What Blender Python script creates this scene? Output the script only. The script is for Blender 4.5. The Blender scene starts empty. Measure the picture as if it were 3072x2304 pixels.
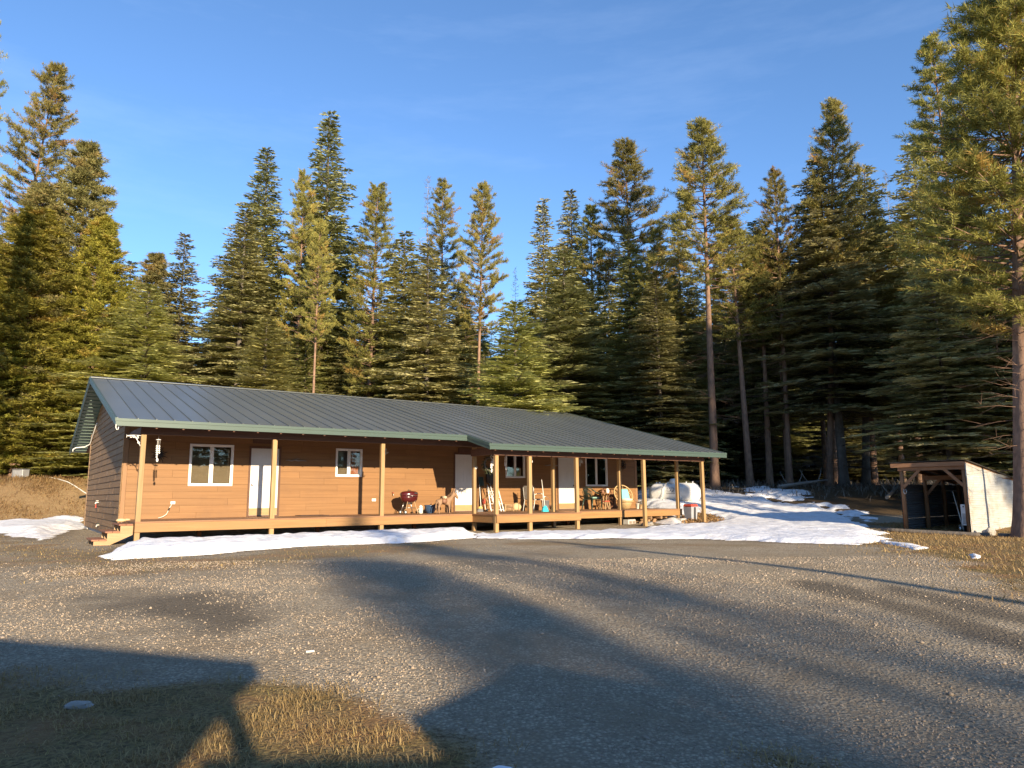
import bpy, bmesh, math, random
import numpy as np
from mathutils import Matrix, Vector

C = bpy.context.scene.collection
SC = bpy.context.scene
R = math.radians

# ------------------------------------------------------------------ camera, sky, sun, exposure
PITCH, ROLL, CAMZ = R(8.8452), R(-0.4334), 1.106
cam = bpy.data.cameras.new('camera')
cam.sensor_width = 36.0
cam.lens = 2152.9 / 3072 * 36.0
cam.clip_start, cam.clip_end = 0.05, 3000
co = bpy.data.objects.new('camera', cam)
C.objects.link(co)
r0 = Vector((1, 0, 0)); u0 = Vector((0, -math.sin(PITCH), math.cos(PITCH))); f0 = Vector((0, math.cos(PITCH), math.sin(PITCH)))
rr = r0 * math.cos(ROLL) + u0 * math.sin(ROLL)
uu = u0 * math.cos(ROLL) - r0 * math.sin(ROLL)
m = Matrix((rr, uu, -f0)).transposed().to_4x4()
m.translation = Vector((0, 0, CAMZ))
co.matrix_world = m
SC.camera = co

SUN_EL, SUN_AZ = R(14.2), R(152.9)            # azimuth clockwise from +Y
w = bpy.data.worlds.new('World'); SC.world = w
w.use_nodes = True
nt = w.node_tree; nt.nodes.clear()
sky = nt.nodes.new('ShaderNodeTexSky'); sky.sky_type = 'NISHITA'
sky.sun_disc = False
sky.sun_elevation = SUN_EL; sky.sun_rotation = SUN_AZ
sky.altitude = 1300; sky.air_density = 1.0; sky.dust_density = 0.1; sky.ozone_density = 4.2
bg = nt.nodes.new('ShaderNodeBackground'); bg.inputs['Strength'].default_value = 0.135
wo = nt.nodes.new('ShaderNodeOutputWorld')
# thin high cirrus: a faint whitening of the sky by stretched noise on the sky direction
tc = nt.nodes.new('ShaderNodeTexCoord')
mp = nt.nodes.new('ShaderNodeMapping'); mp.inputs['Scale'].default_value = (1.2, 2.0, 7.0); mp.inputs['Rotation'].default_value = (0.1, 0.12, 0.4)
nz = nt.nodes.new('ShaderNodeTexNoise'); nz.inputs['Scale'].default_value = 1.6; nz.inputs['Detail'].default_value = 7; nz.inputs['Roughness'].default_value = 0.62
cr = nt.nodes.new('ShaderNodeMapRange'); cr.inputs['From Min'].default_value = 0.48; cr.inputs['From Max'].default_value = 0.8
cr.inputs['To Min'].default_value = 0.0; cr.inputs['To Max'].default_value = 0.10
mx = nt.nodes.new('ShaderNodeMix'); mx.data_type = 'RGBA'
mx.inputs['B'].default_value = (4.2, 5.0, 6.4, 1)
nt.links.new(tc.outputs['Generated'], mp.inputs['Vector']); nt.links.new(mp.outputs['Vector'], nz.inputs['Vector'])
nt.links.new(nz.outputs['Fac'], cr.inputs['Value']); nt.links.new(cr.outputs['Result'], mx.inputs['Factor'])
nt.links.new(sky.outputs['Color'], mx.inputs['A']); nt.links.new(mx.outputs['Result'], bg.inputs['Color'])
nt.links.new(bg.outputs['Background'], wo.inputs['Surface'])

sl = bpy.data.lights.new('sun', 'SUN'); sl.energy = 5.0; sl.angle = R(0.5); sl.color = (1.0, 0.82, 0.57)
so = bpy.data.objects.new('sun', sl); C.objects.link(so)
dirv = Vector((math.sin(SUN_AZ) * math.cos(SUN_EL), math.cos(SUN_AZ) * math.cos(SUN_EL), math.sin(SUN_EL)))
so.rotation_euler = dirv.to_track_quat('Z', 'Y').to_euler()
so.location = (10, -20, 30)
SC.view_settings.view_transform = 'Standard'; SC.view_settings.look = 'None'
SC.view_settings.exposure = 1.13; SC.view_settings.gamma = 1.0; SC.view_settings.use_curve_mapping = False
SC.cycles.max_bounces = 6; SC.cycles.diffuse_bounces = 3; SC.cycles.transparent_max_bounces = 12
SC.cycles.use_denoising = True

# ------------------------------------------------------------------ helpers
rnd = random.Random(7)
rng = np.random.default_rng(11)

def tag(o, label=None, cat=None, group=None, kind=None):
    if label: o['label'] = label
    if cat: o['category'] = cat
    if group: o['group'] = group
    if kind: o['kind'] = kind
    return o

def empty(name, loc=(0, 0, 0), rz=0.0, label=None, cat=None, group=None):
    o = bpy.data.objects.new(name, None); C.objects.link(o)
    o.empty_display_size = 0.2
    o.location = loc; o.rotation_euler = (0, 0, rz)
    return tag(o, label, cat, group)

def basis(d):
    d = Vector(d).normalized()
    a = Vector((0, 0, 1)) if abs(d.z) < 0.9 else Vector((1, 0, 0))
    x = d.cross(a).normalized(); y = d.cross(x).normalized()
    return x, y, d

class MB:
    def __init__(s): s.v = []; s.f = []; s.sm = []
    def add(s, vs, fs, smooth=False):
        k = len(s.v); s.v += [tuple(p) for p in vs]
        for f in fs: s.f.append(tuple(i + k for i in f)); s.sm.append(smooth)
        return s
    def box(s, x0, x1, y0, y1, z0, z1):
        return s.add([(x0,y0,z0),(x1,y0,z0),(x1,y1,z0),(x0,y1,z0),(x0,y0,z1),(x1,y0,z1),(x1,y1,z1),(x0,y1,z1)],
            [(0,3,2,1),(4,5,6,7),(0,1,5,4),(1,2,6,5),(2,3,7,6),(3,0,4,7)])
    def hexa(s, p):
        return s.add(p, [(0,3,2,1),(4,5,6,7),(0,1,5,4),(1,2,6,5),(2,3,7,6),(3,0,4,7)])
    def bar(s, a, b, w, h, up=(0,0,1)):
        a = Vector(a); b = Vector(b); d = (b - a).normalized()
        upv = Vector(up)
        if abs(d.dot(upv)) > 0.95: upv = Vector((1,0,0))
        x = d.cross(upv).normalized(); y = x.cross(d).normalized()
        P = []
        for q in (a, b):
            for i, j in ((-1,-1),(1,-1),(1,1),(-1,1)): P.append(q + x*(w/2*i) + y*(h/2*j))
        return s.add(P, [(3,2,1,0),(4,5,6,7),(0,1,5,4),(1,2,6,5),(2,3,7,6),(3,0,4,7)])
    def tube(s, pts, rad, n=6, cap=True, smooth=True):
        pts = [Vector(p) for p in pts]
        if not hasattr(rad, '__len__'): rad = [rad] * len(pts)
        vs = []; fs = []
        x = None
        for i, p in enumerate(pts):
            d = (pts[min(i+1, len(pts)-1)] - pts[max(i-1, 0)]).normalized()
            if x is None: x, y, _ = basis(d)
            else:
                x = (x - d * x.dot(d)).normalized(); y = d.cross(x)
            for k in range(n):
                a = 2*math.pi*k/n
                vs.append(p + (x*math.cos(a) + y*math.sin(a)) * rad[i])
        for i in range(len(pts)-1):
            for k in range(n):
                k2 = (k+1) % n
                fs.append((i*n+k, i*n+k2, (i+1)*n+k2, (i+1)*n+k))
        s.add(vs, fs, smooth)
        if cap:
            e = (len(pts)-1)*n; b = len(s.v) - len(vs)
            s.f.append(tuple(b + k for k in reversed(range(n)))); s.sm.append(False)
            s.f.append(tuple(b + e + k for k in range(n))); s.sm.append(False)
        return s
    def lathe(s, prof, n=16, c=(0,0,0), axis='Z', smooth=True, sx=1, sy=1):
        vs = []; fs = []; c = Vector(c)
        for r, z in prof:
            for k in range(n):
                a = 2*math.pi*k/n; p = (r*math.cos(a)*sx, r*math.sin(a)*sy, z)
                if axis == 'X': p = (p[2], p[0], p[1])
                if axis == 'Y': p = (p[1], p[2], p[0])
                vs.append(c + Vector(p))
        for i in range(len(prof)-1):
            for k in range(n):
                k2 = (k+1) % n; fs.append((i*n+k, i*n+k2, (i+1)*n+k2, (i+1)*n+k))
        fs.append(tuple(reversed(range(n)))); fs.append(tuple((len(prof)-1)*n + k for k in range(n)))
        return s.add(vs, fs, smooth)
    def ball(s, c, rx, ry, rz, n=10, m=7):
        prof = [(max(0.02, math.sin(math.pi*i/m)), -math.cos(math.pi*i/m)) for i in range(m+1)]
        k = len(s.v); s.lathe(prof, n)
        for i in range(k, len(s.v)):
            p = s.v[i]; s.v[i] = (c[0]+p[0]*rx, c[1]+p[1]*ry, c[2]+p[2]*rz)
        return s
    def torus(s, c, r, t, n=20, m=6, axis=(0,0,1), sx=1.0, sy=1.0):
        x, y, d = basis(axis); c = Vector(c); vs = []; fs = []
        for i in range(n):
            a = 2*math.pi*i/n; rd = x*math.cos(a)*sx + y*math.sin(a)*sy
            for j in range(m):
                b = 2*math.pi*j/m
                vs.append(c + rd*r + rd.normalized()*(t*math.cos(b)) + d*(t*math.sin(b)))
        for i in range(n):
            for j in range(m):
                fs.append((i*m+j, ((i+1)%n)*m+j, ((i+1)%n)*m+(j+1)%m, i*m+(j+1)%m))
        return s.add(vs, fs, True)
    def mesh(s, name):
        me = bpy.data.meshes.new(name); me.from_pydata(s.v, [], s.f)
        me.polygons.foreach_set('use_smooth', s.sm); me.update()
        return me
    def build(s, name, mat, parent=None, loc=None, rot=None, bevel=0):
        return link(name, s.mesh(name), mat, parent, loc, rot, bevel)

def link(name, me, mat, parent=None, loc=None, rot=None, bevel=0):
    o = bpy.data.objects.new(name, me); C.objects.link(o)
    if mat is not None and not me.materials: me.materials.append(mat)
    if parent is not None: o.parent = parent
    if loc is not None: o.location = loc
    if rot is not None: o.rotation_euler = rot
    if bevel:
        b = o.modifiers.new('edge', 'BEVEL'); b.width = bevel; b.segments = 1; b.limit_method = 'ANGLE'
    return o

def copy_tree(o, parent=None):
    c = o.copy(); C.objects.link(c)
    if parent is not None: c.parent = parent
    for ch in o.children: copy_tree(ch, c)
    return c

def tri_mesh(name, V, F, attrs=None, smooth=False):
    """numpy verts (n,3) and tris (m,3) to a mesh, fast"""
    me = bpy.data.meshes.new(name)
    V = np.asarray(V, np.float32); F = np.asarray(F, np.int32)
    k = F.shape[1]
    me.vertices.add(len(V)); me.vertices.foreach_set('co', V.ravel())
    me.loops.add(F.size); me.loops.foreach_set('vertex_index', F.ravel())
    me.polygons.add(len(F))
    me.polygons.foreach_set('loop_start', np.arange(0, F.size, k, dtype=np.int32))
    me.polygons.foreach_set('loop_total', np.full(len(F), k, np.int32))
    if smooth: me.polygons.foreach_set('use_smooth', np.ones(len(F), bool))
    me.update(calc_edges=True)
    for n, a in (attrs or {}).items():
        at = me.attributes.new(n, 'FLOAT', 'POINT'); at.data.foreach_set('value', np.asarray(a, np.float32))
    return me

def skin_mesh(name, verts, edges, radii, sub=2):
    me = bpy.data.meshes.new(name); me.from_pydata(verts, edges, []); me.update()
    o = bpy.data.objects.new(name, me); C.objects.link(o)
    sk = o.modifiers.new('skin', 'SKIN'); sk.use_smooth_shade = True
    for i, r in enumerate(radii):
        me.skin_vertices[0].data[i].radius = r if hasattr(r, '__len__') else (r, r)
        me.skin_vertices[0].data[i].use_root = (i == 0)
    sb = o.modifiers.new('sub', 'SUBSURF'); sb.levels = sub; sb.render_levels = sub
    dg = bpy.context.evaluated_depsgraph_get()
    out = bpy.data.meshes.new_from_object(o.evaluated_get(dg))
    out.name = name
    bpy.data.objects.remove(o)
    return out

def smooth(t): t = np.clip(t, 0, 1); return t*t*(3-2*t)

_tab = rng.random((256, 256))
def vnoise(x, y):
    xi = np.floor(x).astype(int); yi = np.floor(y).astype(int); fx = smooth(x-xi); fy = smooth(y-yi)
    g = lambda a, b: _tab[a & 255, b & 255]
    return (g(xi,yi)*(1-fx)+g(xi+1,yi)*fx)*(1-fy) + (g(xi,yi+1)*(1-fx)+g(xi+1,yi+1)*fx)*fy
def fbm(x, y, o=4):
    s = 0; a = 0.5
    for i in range(o): s = s + a*vnoise(x*2**i+17*i, y*2**i+31*i); a *= 0.5
    return s

# ------------------------------------------------------------------ materials
def nodes(name):
    m = bpy.data.materials.new(name); m.use_nodes = True
    n = m.node_tree.nodes; l = m.node_tree.links
    return m, n, l, n['Principled BSDF']

def mat(name, c1, c2=None, scale=(4,4,4), rough=0.7, metal=0.0, bump=0.0, var=0.15, detail=4, spec=0.4, dirt=None, dirt_scale=1.2, bdist=0.01):
    """two colours mixed by (stretched) noise, brightness varied per object, optional large stains, optional bump"""
    m, n, l, p = nodes(name)
    c2 = c2 or tuple(c*0.75 for c in c1)
    t = n.new('ShaderNodeTexCoord'); mp = n.new('ShaderNodeMapping'); mp.inputs['Scale'].default_value = scale
    oi = n.new('ShaderNodeObjectInfo')
    ad = n.new('ShaderNodeVectorMath'); ad.operation = 'ADD'
    sc_ = n.new('ShaderNodeVectorMath'); sc_.operation = 'SCALE'; sc_.inputs['Scale'].default_value = 37.0
    cmb = n.new('ShaderNodeCombineXYZ')
    for k in ('X','Y','Z'): l.new(oi.outputs['Random'], cmb.inputs[k])
    l.new(cmb.outputs[0], sc_.inputs[0]); l.new(t.outputs['Object'], mp.inputs['Vector'])
    l.new(mp.outputs[0], ad.inputs[0]); l.new(sc_.outputs[0], ad.inputs[1])
    nz = n.new('ShaderNodeTexNoise'); nz.inputs['Scale'].default_value = 1.0; nz.inputs['Detail'].default_value = detail; nz.inputs['Roughness'].default_value = 0.6
    l.new(ad.outputs[0], nz.inputs['Vector'])
    mr = n.new('ShaderNodeMapRange'); mr.inputs['From Min'].default_value = 0.3; mr.inputs['From Max'].default_value = 0.7
    l.new(nz.outputs['Fac'], mr.inputs['Value'])
    mx = n.new('ShaderNodeMix'); mx.data_type = 'RGBA'
    mx.inputs['A'].default_value = (*c1, 1); mx.inputs['B'].default_value = (*c2, 1)
    l.new(mr.outputs[0], mx.inputs['Factor'])
    hs = n.new('ShaderNodeHueSaturation')
    mv = n.new('ShaderNodeMapRange'); mv.inputs['To Min'].default_value = 1-var; mv.inputs['To Max'].default_value = 1+var
    l.new(oi.outputs['Random'], mv.inputs['Value']); l.new(mv.outputs[0], hs.inputs['Value'])
    l.new(mx.outputs['Result'], hs.inputs['Color'])
    col = hs.outputs['Color']
    if dirt:
        n2 = n.new('ShaderNodeTexNoise'); n2.inputs['Scale'].default_value = dirt_scale; n2.inputs['Detail'].default_value = 6; n2.inputs['Roughness'].default_value = 0.65
        l.new(t.outputs['Object'], n2.inputs['Vector'])
        m2 = n.new('ShaderNodeMapRange'); m2.inputs['From Min'].default_value = 0.5; m2.inputs['From Max'].default_value = 0.72; m2.inputs['To Max'].default_value = dirt[3]
        l.new(n2.outputs['Fac'], m2.inputs['Value'])
        x2 = n.new('ShaderNodeMix'); x2.data_type = 'RGBA'; x2.inputs['B'].default_value = (*dirt[:3], 1)
        l.new(m2.outputs[0], x2.inputs['Factor']); l.new(col, x2.inputs['A']); col = x2.outputs['Result']
    l.new(col, p.inputs['Base Color'])
    p.inputs['Roughness'].default_value = rough; p.inputs['Metallic'].default_value = metal
    p.inputs['Specular IOR Level'].default_value = spec
    if bump:
        b = n.new('ShaderNodeBump'); b.inputs['Strength'].default_value = bump; b.inputs['Distance'].default_value = bdist
        l.new(nz.outputs['Fac'], b.inputs['Height']); l.new(b.outputs[0], p.inputs['Normal'])
    return m

M = {}
M['siding'] = mat('siding_stain', (0.245,0.124,0.045), (0.195,0.093,0.031), (0.7,6,26), rough=0.62, bump=0.3, var=0.06, dirt=(0.15,0.073,0.031,0.45), dirt_scale=0.8, bdist=0.004)
M['siding_gable'] = mat('siding_weathered', (0.30,0.180,0.085), (0.23,0.132,0.060), (6,0.7,26), rough=0.75, bump=0.3, var=0.16, dirt=(0.10,0.065,0.045,0.5), bdist=0.004)
M['joint'] = mat('joint_strip', (0.22,0.145,0.085), (0.18,0.11,0.065), (6,6,9), rough=0.7)
M['trim'] = mat('corner_trim', (0.27,0.145,0.065), (0.22,0.11,0.046), (20,20,2), rough=0.6, bump=0.2, var=0.06)
M['dark_trim'] = mat('dark_brown_trim', (0.12,0.055,0.03), (0.085,0.04,0.022), (12,12,3), rough=0.6)
M['beam'] = mat('beam_stain', (0.12,0.052,0.028), (0.08,0.035,0.02), (1,12,20), rough=0.7)
M['post'] = mat('post_wood', (0.37,0.235,0.11), (0.28,0.17,0.07), (22,22,1.6), rough=0.65, bump=0.2, var=0.10)
M['deckwood'] = mat('deck_boards', (0.29,0.155,0.08), (0.22,0.11,0.055), (1.0,20,20), rough=0.7, bump=0.2, var=0.14)
M['fasciawood'] = mat('deck_fascia', (0.34,0.185,0.07), (0.25,0.13,0.045), (0.8,20,16), rough=0.6, bump=0.25, var=0.08, dirt=(0.25,0.14,0.07,0.4))
M['freshwood'] = mat('fresh_lumber', (0.40,0.27,0.145), (0.31,0.20,0.10), (3,20,20), rough=0.7, bump=0.2)
M['tread'] = mat('tread_stain', (0.33,0.15,0.085), (0.24,0.105,0.06), (20,2,20), rough=0.7, bump=0.2)
M['roof'] = mat('roof_metal', (0.165,0.175,0.168), (0.140,0.152,0.148), (0.8,0.35,1), rough=0.36, metal=0.35, var=0.06, spec=0.5, dirt=(0.15,0.16,0.155,0.35), dirt_scale=0.35)
M['green'] = mat('green_metal', (0.066,0.098,0.082), (0.055,0.084,0.070), (1,6,6), rough=0.42, metal=0.1, var=0.05)
M['soffit'] = mat('soffit_metal', (0.10,0.16,0.13), (0.085,0.14,0.115), (2,2,2), rough=0.45, var=0.05)
M['under'] = mat('roof_underside', (0.16,0.075,0.042), (0.12,0.055,0.03), (1,9,9), rough=0.8)
M['concrete'] = mat('concrete', (0.42,0.40,0.37), (0.33,0.31,0.28), (6,6,6), rough=0.9, bump=0.3)
M['white'] = mat('white_vinyl', (0.80,0.79,0.76), (0.76,0.75,0.72), (3,3,3), rough=0.4, var=0.03)
M['door'] = mat('door_paint', (0.66,0.65,0.63), (0.61,0.60,0.57), (2,2,2), rough=0.35, var=0.03)
M['kick'] = mat('kick_plate', (0.44,0.30,0.15), (0.38,0.25,0.12), (3,3,8), rough=0.35, metal=0.2)
M['steel'] = mat('steel', (0.55,0.54,0.52), (0.45,0.44,0.42), (8,8,8), rough=0.3, metal=0.9)
M['pipe'] = mat('conduit_paint', (0.72,0.70,0.64), (0.62,0.60,0.54), (8,8,8), rough=0.5)
M['blind'] = mat('blind', (0.62,0.46,0.31), (0.56,0.41,0.27), (2,2,9), rough=0.7)
M['red_cloth'] = mat('rust_curtain', (0.42,0.15,0.07), (0.34,0.11,0.05), (9,9,2), rough=0.9)
M['interior'] = mat('interior_wall', (0.30,0.25,0.20), (0.26,0.21,0.17), (2,2,2), rough=0.9)
M['black'] = mat('black_paint', (0.022,0.022,0.024), (0.03,0.03,0.03), (6,6,6), rough=0.45)
M['iron'] = mat('dark_iron', (0.045,0.04,0.038), (0.03,0.026,0.024), (9,9,9), rough=0.55, metal=0.5)
M['rubber'] = mat('rubber', (0.028,0.027,0.026), (0.04,0.038,0.036), (9,9,9), rough=0.85)
M['maroon'] = mat('maroon_enamel', (0.085,0.012,0.012), (0.065,0.01,0.01), (3,3,3), rough=0.22, spec=0.6)
M['blue_glaze'] = mat('blue_glaze', (0.035,0.075,0.15), (0.025,0.05,0.10), (5,5,5), rough=0.18, spec=0.6)
M['ceramic'] = mat('pale_ceramic', (0.66,0.62,0.54), (0.55,0.50,0.42), (7,7,7), rough=0.5)
M['hide'] = mat('donkey_brown', (0.34,0.21,0.125), (0.25,0.145,0.08), (9,9,9), rough=0.7, bump=0.3)
M['mane'] = mat('donkey_mane', (0.16,0.09,0.05), (0.11,0.06,0.035), (22,22,22), rough=0.9)
M['leather'] = mat('pack_leather', (0.24,0.12,0.07), (0.17,0.08,0.045), (9,9,9), rough=0.6)
M['rope'] = mat('bedroll', (0.55,0.44,0.31), (0.42,0.32,0.2), (14,14,14), rough=0.9)
M['aqua'] = mat('turquoise_cloth', (0.20,0.62,0.52), (0.17,0.54,0.46), (9,9,9), rough=0.85)
M['aqua_plastic'] = mat('turquoise_plastic', (0.04,0.46,0.55), (0.035,0.40,0.48), (5,5,5), rough=0.35)
M['rattan'] = mat('rattan', (0.50,0.36,0.18), (0.38,0.26,0.12), (22,22,22), rough=0.6)
M['green_plastic'] = mat('dark_green_plastic', (0.028,0.05,0.038), (0.02,0.038,0.03), (4,4,4), rough=0.35)
M['mint'] = mat('mint_cushion', (0.30,0.47,0.40), (0.25,0.40,0.34), (9,9,9), rough=0.85)
M['mesh_fabric'] = mat('patterned_fabric', (0.30,0.26,0.22), (0.08,0.07,0.065), (30,30,30), rough=0.9)
M['plastic_grey'] = mat('grey_plastic', (0.17,0.17,0.18), (0.13,0.13,0.14), (5,5,5), rough=0.45)
M['bin'] = mat('bin_grey', (0.33,0.34,0.37), (0.28,0.29,0.32), (4,4,4), rough=0.4)
M['red_plastic'] = mat('red_plastic', (0.50,0.075,0.05), (0.42,0.06,0.04), (5,5,5), rough=0.4)
M['tank'] = mat('tank_paint', (0.84,0.82,0.78), (0.79,0.77,0.72), (1.5,1.5,1.5), rough=0.38, var=0.02, dirt=(0.45,0.40,0.33,0.35), dirt_scale=1.6)
M['ink'] = mat('dark_print', (0.10,0.10,0.11), (0.13,0.13,0.14), (5,5,5), rough=0.6)
M['log'] = mat('log_wood', (0.31,0.155,0.07), (0.20,0.095,0.045), (9,9,2), rough=0.8, bump=0.4, var=0.12)
M['logend'] = mat('beam_wood', (0.29,0.15,0.075), (0.17,0.085,0.042), (1.2,12,12), rough=0.8, bump=0.4, var=0.12)
M['sheet'] = mat('white_metal_sheet', (0.43,0.43,0.41), (0.32,0.32,0.30), (2,2,14), rough=0.55, var=0.10, bump=0.3, dirt=(0.33,0.25,0.16,0.75), dirt_scale=2.3)
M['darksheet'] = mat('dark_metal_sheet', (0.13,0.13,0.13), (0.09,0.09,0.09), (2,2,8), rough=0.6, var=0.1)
M['bark_fir'] = mat('bark_grey', (0.16,0.135,0.11), (0.085,0.07,0.057), (9,9,2.5), rough=0.95, bump=0.7, var=0.2, bdist=0.03)
M['bark_pine'] = mat('bark_reddish', (0.30,0.185,0.125), (0.15,0.092,0.065), (10,10,3), rough=0.95, bump=0.7, var=0.2, bdist=0.03)
M['bark_dead'] = mat('bark_dead', (0.30,0.27,0.24), (0.2,0.18,0.16), (10,10,3), rough=0.95, bump=0.4, var=0.1)
M['stone'] = mat('field_stone', (0.40,0.37,0.33), (0.28,0.26,0.23), (7,7,7), rough=0.9, bump=0.5)
M['bark_chunk'] = mat('firewood', (0.36,0.22,0.12), (0.22,0.13,0.07), (8,8,8), rough=0.9, bump=0.4, var=0.25)
M['box_metal'] = mat('galvanized', (0.42,0.42,0.43), (0.30,0.30,0.31), (6,6,6), rough=0.5, metal=0.4)
M['flower'] = mat('dried_green', (0.07,0.085,0.04), (0.05,0.06,0.03), (9,9,9), rough=0.9)
M['cream'] = mat('cream_sack', (0.60,0.46,0.26), (0.53,0.39,0.21), (3,3,3), rough=0.8)
M['yellow'] = mat('straw_bristle', (0.62,0.50,0.14), (0.5,0.38,0.1), (30,30,4), rough=0.9)
M['hollow_shade_tone'] = mat('block_hollow_shade', (0.24,0.19,0.15), (0.17,0.13,0.1), (4,4,4), rough=0.9)

def glass_mat():
    m, n, l, p = nodes('window_glass')
    n.remove(p)
    tr = n.new('ShaderNodeBsdfTransparent'); tr.inputs['Color'].default_value = (0.88,0.90,0.89,1)
    gl = n.new('ShaderNodeBsdfGlossy'); gl.inputs['Roughness'].default_value = 0.02
    fr = n.new('ShaderNodeFresnel'); fr.inputs['IOR'].default_value = 1.6
    ms = n.new('ShaderNodeMixShader')
    l.new(fr.outputs[0], ms.inputs[0]); l.new(tr.outputs[0], ms.inputs[1]); l.new(gl.outputs[0], ms.inputs[2])
    l.new(ms.outputs[0], n['Material Output'].inputs['Surface'])
    return m
M['glass'] = glass_mat()

def leaf_mat(name, c1, c2, c3=None, tr=0.32):
    """needles: per-spray tint attribute between old and new growth, per-tree hue shift, a little translucency"""
    m, n, l, p = nodes(name)
    at = n.new('ShaderNodeAttribute'); at.attribute_name = 'tint'
    ra = n.new('ShaderNodeValToRGB'); e = ra.color_ramp.elements
    e[0].position = 0.0; e[0].color = (*c1, 1); e[1].position = 0.9; e[1].color = (*c2, 1)
    if c3:
        x = e.new(1.0); x.color = (*c3, 1)
    l.new(at.outputs['Fac'], ra.inputs['Fac'])
    oi = n.new('ShaderNodeObjectInfo'); hs = n.new('ShaderNodeHueSaturation')
    mh = n.new('ShaderNodeMapRange'); mh.inputs['To Min'].default_value = 0.484; mh.inputs['To Max'].default_value = 0.512
    mv = n.new('ShaderNodeMapRange'); mv.inputs['To Min'].default_value = 0.8; mv.inputs['To Max'].default_value = 1.2
    l.new(oi.outputs['Random'], mh.inputs['Value']); l.new(mh.outputs[0], hs.inputs['Hue'])
    ml = n.new('ShaderNodeMath'); ml.operation = 'FRACT'; mu = n.new('ShaderNodeMath'); mu.operation = 'MULTIPLY'; mu.inputs[1].default_value = 7.3
    l.new(oi.outputs['Random'], mu.inputs[0]); l.new(mu.outputs[0], ml.inputs[0]); l.new(ml.outputs[0], mv.inputs['Value']); l.new(mv.outputs[0], hs.inputs['Value'])
    l.new(ra.outputs['Color'], hs.inputs['Color'])
    l.new(hs.outputs[0], p.inputs['Base Color']); p.inputs['Roughness'].default_value = 0.6; p.inputs['Specular IOR Level'].default_value = 0.25
    t2 = n.new('ShaderNodeBsdfTranslucent'); l.new(hs.outputs[0], t2.inputs['Color'])
    ms = n.new('ShaderNodeMixShader'); ms.inputs[0].default_value = tr
    l.new(p.outputs[0], ms.inputs[1]); l.new(t2.outputs[0], ms.inputs[2])
    l.new(ms.outputs[0], n['Material Output'].inputs['Surface'])
    return m
M['fir'] = leaf_mat('fir_needles', (0.125,0.128,0.045), (0.39,0.37,0.145), (0.44,0.41,0.19))
M['youngfir'] = leaf_mat('young_fir_needles', (0.165,0.175,0.050), (0.47,0.445,0.145), (0.50,0.47,0.19))
M['pine'] = leaf_mat('pine_needles', (0.13,0.128,0.036), (0.36,0.33,0.085), (0.38,0.25,0.075))
M['ypine'] = leaf_mat('young_pine_needles', (0.135,0.132,0.024), (0.385,0.355,0.062), (0.40,0.30,0.07))
M['bushy'] = leaf_mat('bushy_needles', (0.125,0.120,0.042), (0.36,0.335,0.12), (0.40,0.31,0.12))
M['twig'] = leaf_mat('dead_twigs', (0.10,0.085,0.07), (0.20,0.17,0.14), None, 0.05)

# ------------------------------------------------------------------ terrain
OX, OY, HZ = -10.7166, 19.8473, R(35.0405)
UX, UY = math.cos(HZ), math.sin(HZ)
def HW(u, v, z=0.0): return Vector((OX + u*UX - v*UY, OY + u*UY + v*UX, z))

def terrain(x, y):
    x = np.asarray(x, float); y = np.asarray(y, float)
    vv = -(x-OX)*UY + (y-OY)*UX
    a = 2.2*smooth((vv-15)/7.5) + .02*np.maximum(vv-23, 0)
    b = 1.55*smooth((y-26.5)/15)*smooth((x-2.5)/5) + .02*np.maximum(y-42, 0)
    z = np.maximum(a, b) - .16*np.exp(-((x-14)**2+(y-21)**2)/12.5)
    return z - .35*smooth((12-y)/9)
def tz(x, y): return float(terrain(x, y))

def sdist(px, py, poly):
    """signed distance to a polygon, positive inside"""
    P = np.array(poly, float); n = len(P)
    d = np.full(px.shape, 1e9); ins = np.zeros(px.shape, bool)
    for i in range(n):
        a = P[i]; b = P[(i+1) % n]; e = b-a
        t = np.clip(((px-a[0])*e[0]+(py-a[1])*e[1])/max(1e-9, (e@e)), 0, 1)
        d = np.minimum(d, np.hypot(px-a[0]-t*e[0], py-a[1]-t*e[1]))
        c = ((a[1] > py) != (b[1] > py)) & (px < (b[0]-a[0])*(py-a[1])/(b[1]-a[1]+1e-12)+a[0])
        ins ^= c
    return np.where(ins, d, -d)

G1 = [(-9,5.95),(-4.37,5.83),(-3.27,5.72),(-2.29,5.61),(-1.79,5.6),(-0.97,5.36),(-0.45,4.76),(-0.08,4.12),(-0.3,3.2),(-9,2.5)]
G2 = [(9.81,20.33),(7.19,14.41),(7.35,12.98),(6.63,10.79),(5.98,8.69),(6.2,7.4),(9,5),(30,18),(26,30),(17.84,28.72),(13.47,26.83)]
G3 = [(-16.2,23.11),(-9.67,17.16),(-5.98,14.04),(-4.83,16.64),(-1.2,18.95),(-1.03,16.22),(-3.62,12.48),(-5.13,10.92),(-6.23,10.31),(-9.64,12.97),(-18.24,24.42)]
G4 = [(-0.33,18.28),(2.46,17.44),(5.54,16.04),(5.26,15.26),(2.24,15.88),(-0.3,16.58)]
G5 = [(1.35,4.29),(1.58,4.15),(1.75,3.97),(1.49,3.63),(1.15,3.64)]
DIRT = [(-5.18,8.92),(-4.92,9.58),(-3.9,9.42),(-2.98,8.28),(-2.88,7.66),(-3.68,7.75),(-4.55,8.17)]
TRACK1 = [(3.64,9.99),(4.16,9.82),(4.59,7.56),(4.9,6.2),(5.3,4.8),(4.7,4.6),(4.3,6.2),(4.18,7.16),(3.99,8.39),(3.56,9.22)]
TRACK2 = [(4.78,9.65),(5.1,8.74),(5.5,7.4),(5.9,6.0),(5.5,5.8),(5.05,7.1),(4.75,7.9),(4.6,9.07)]

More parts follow.
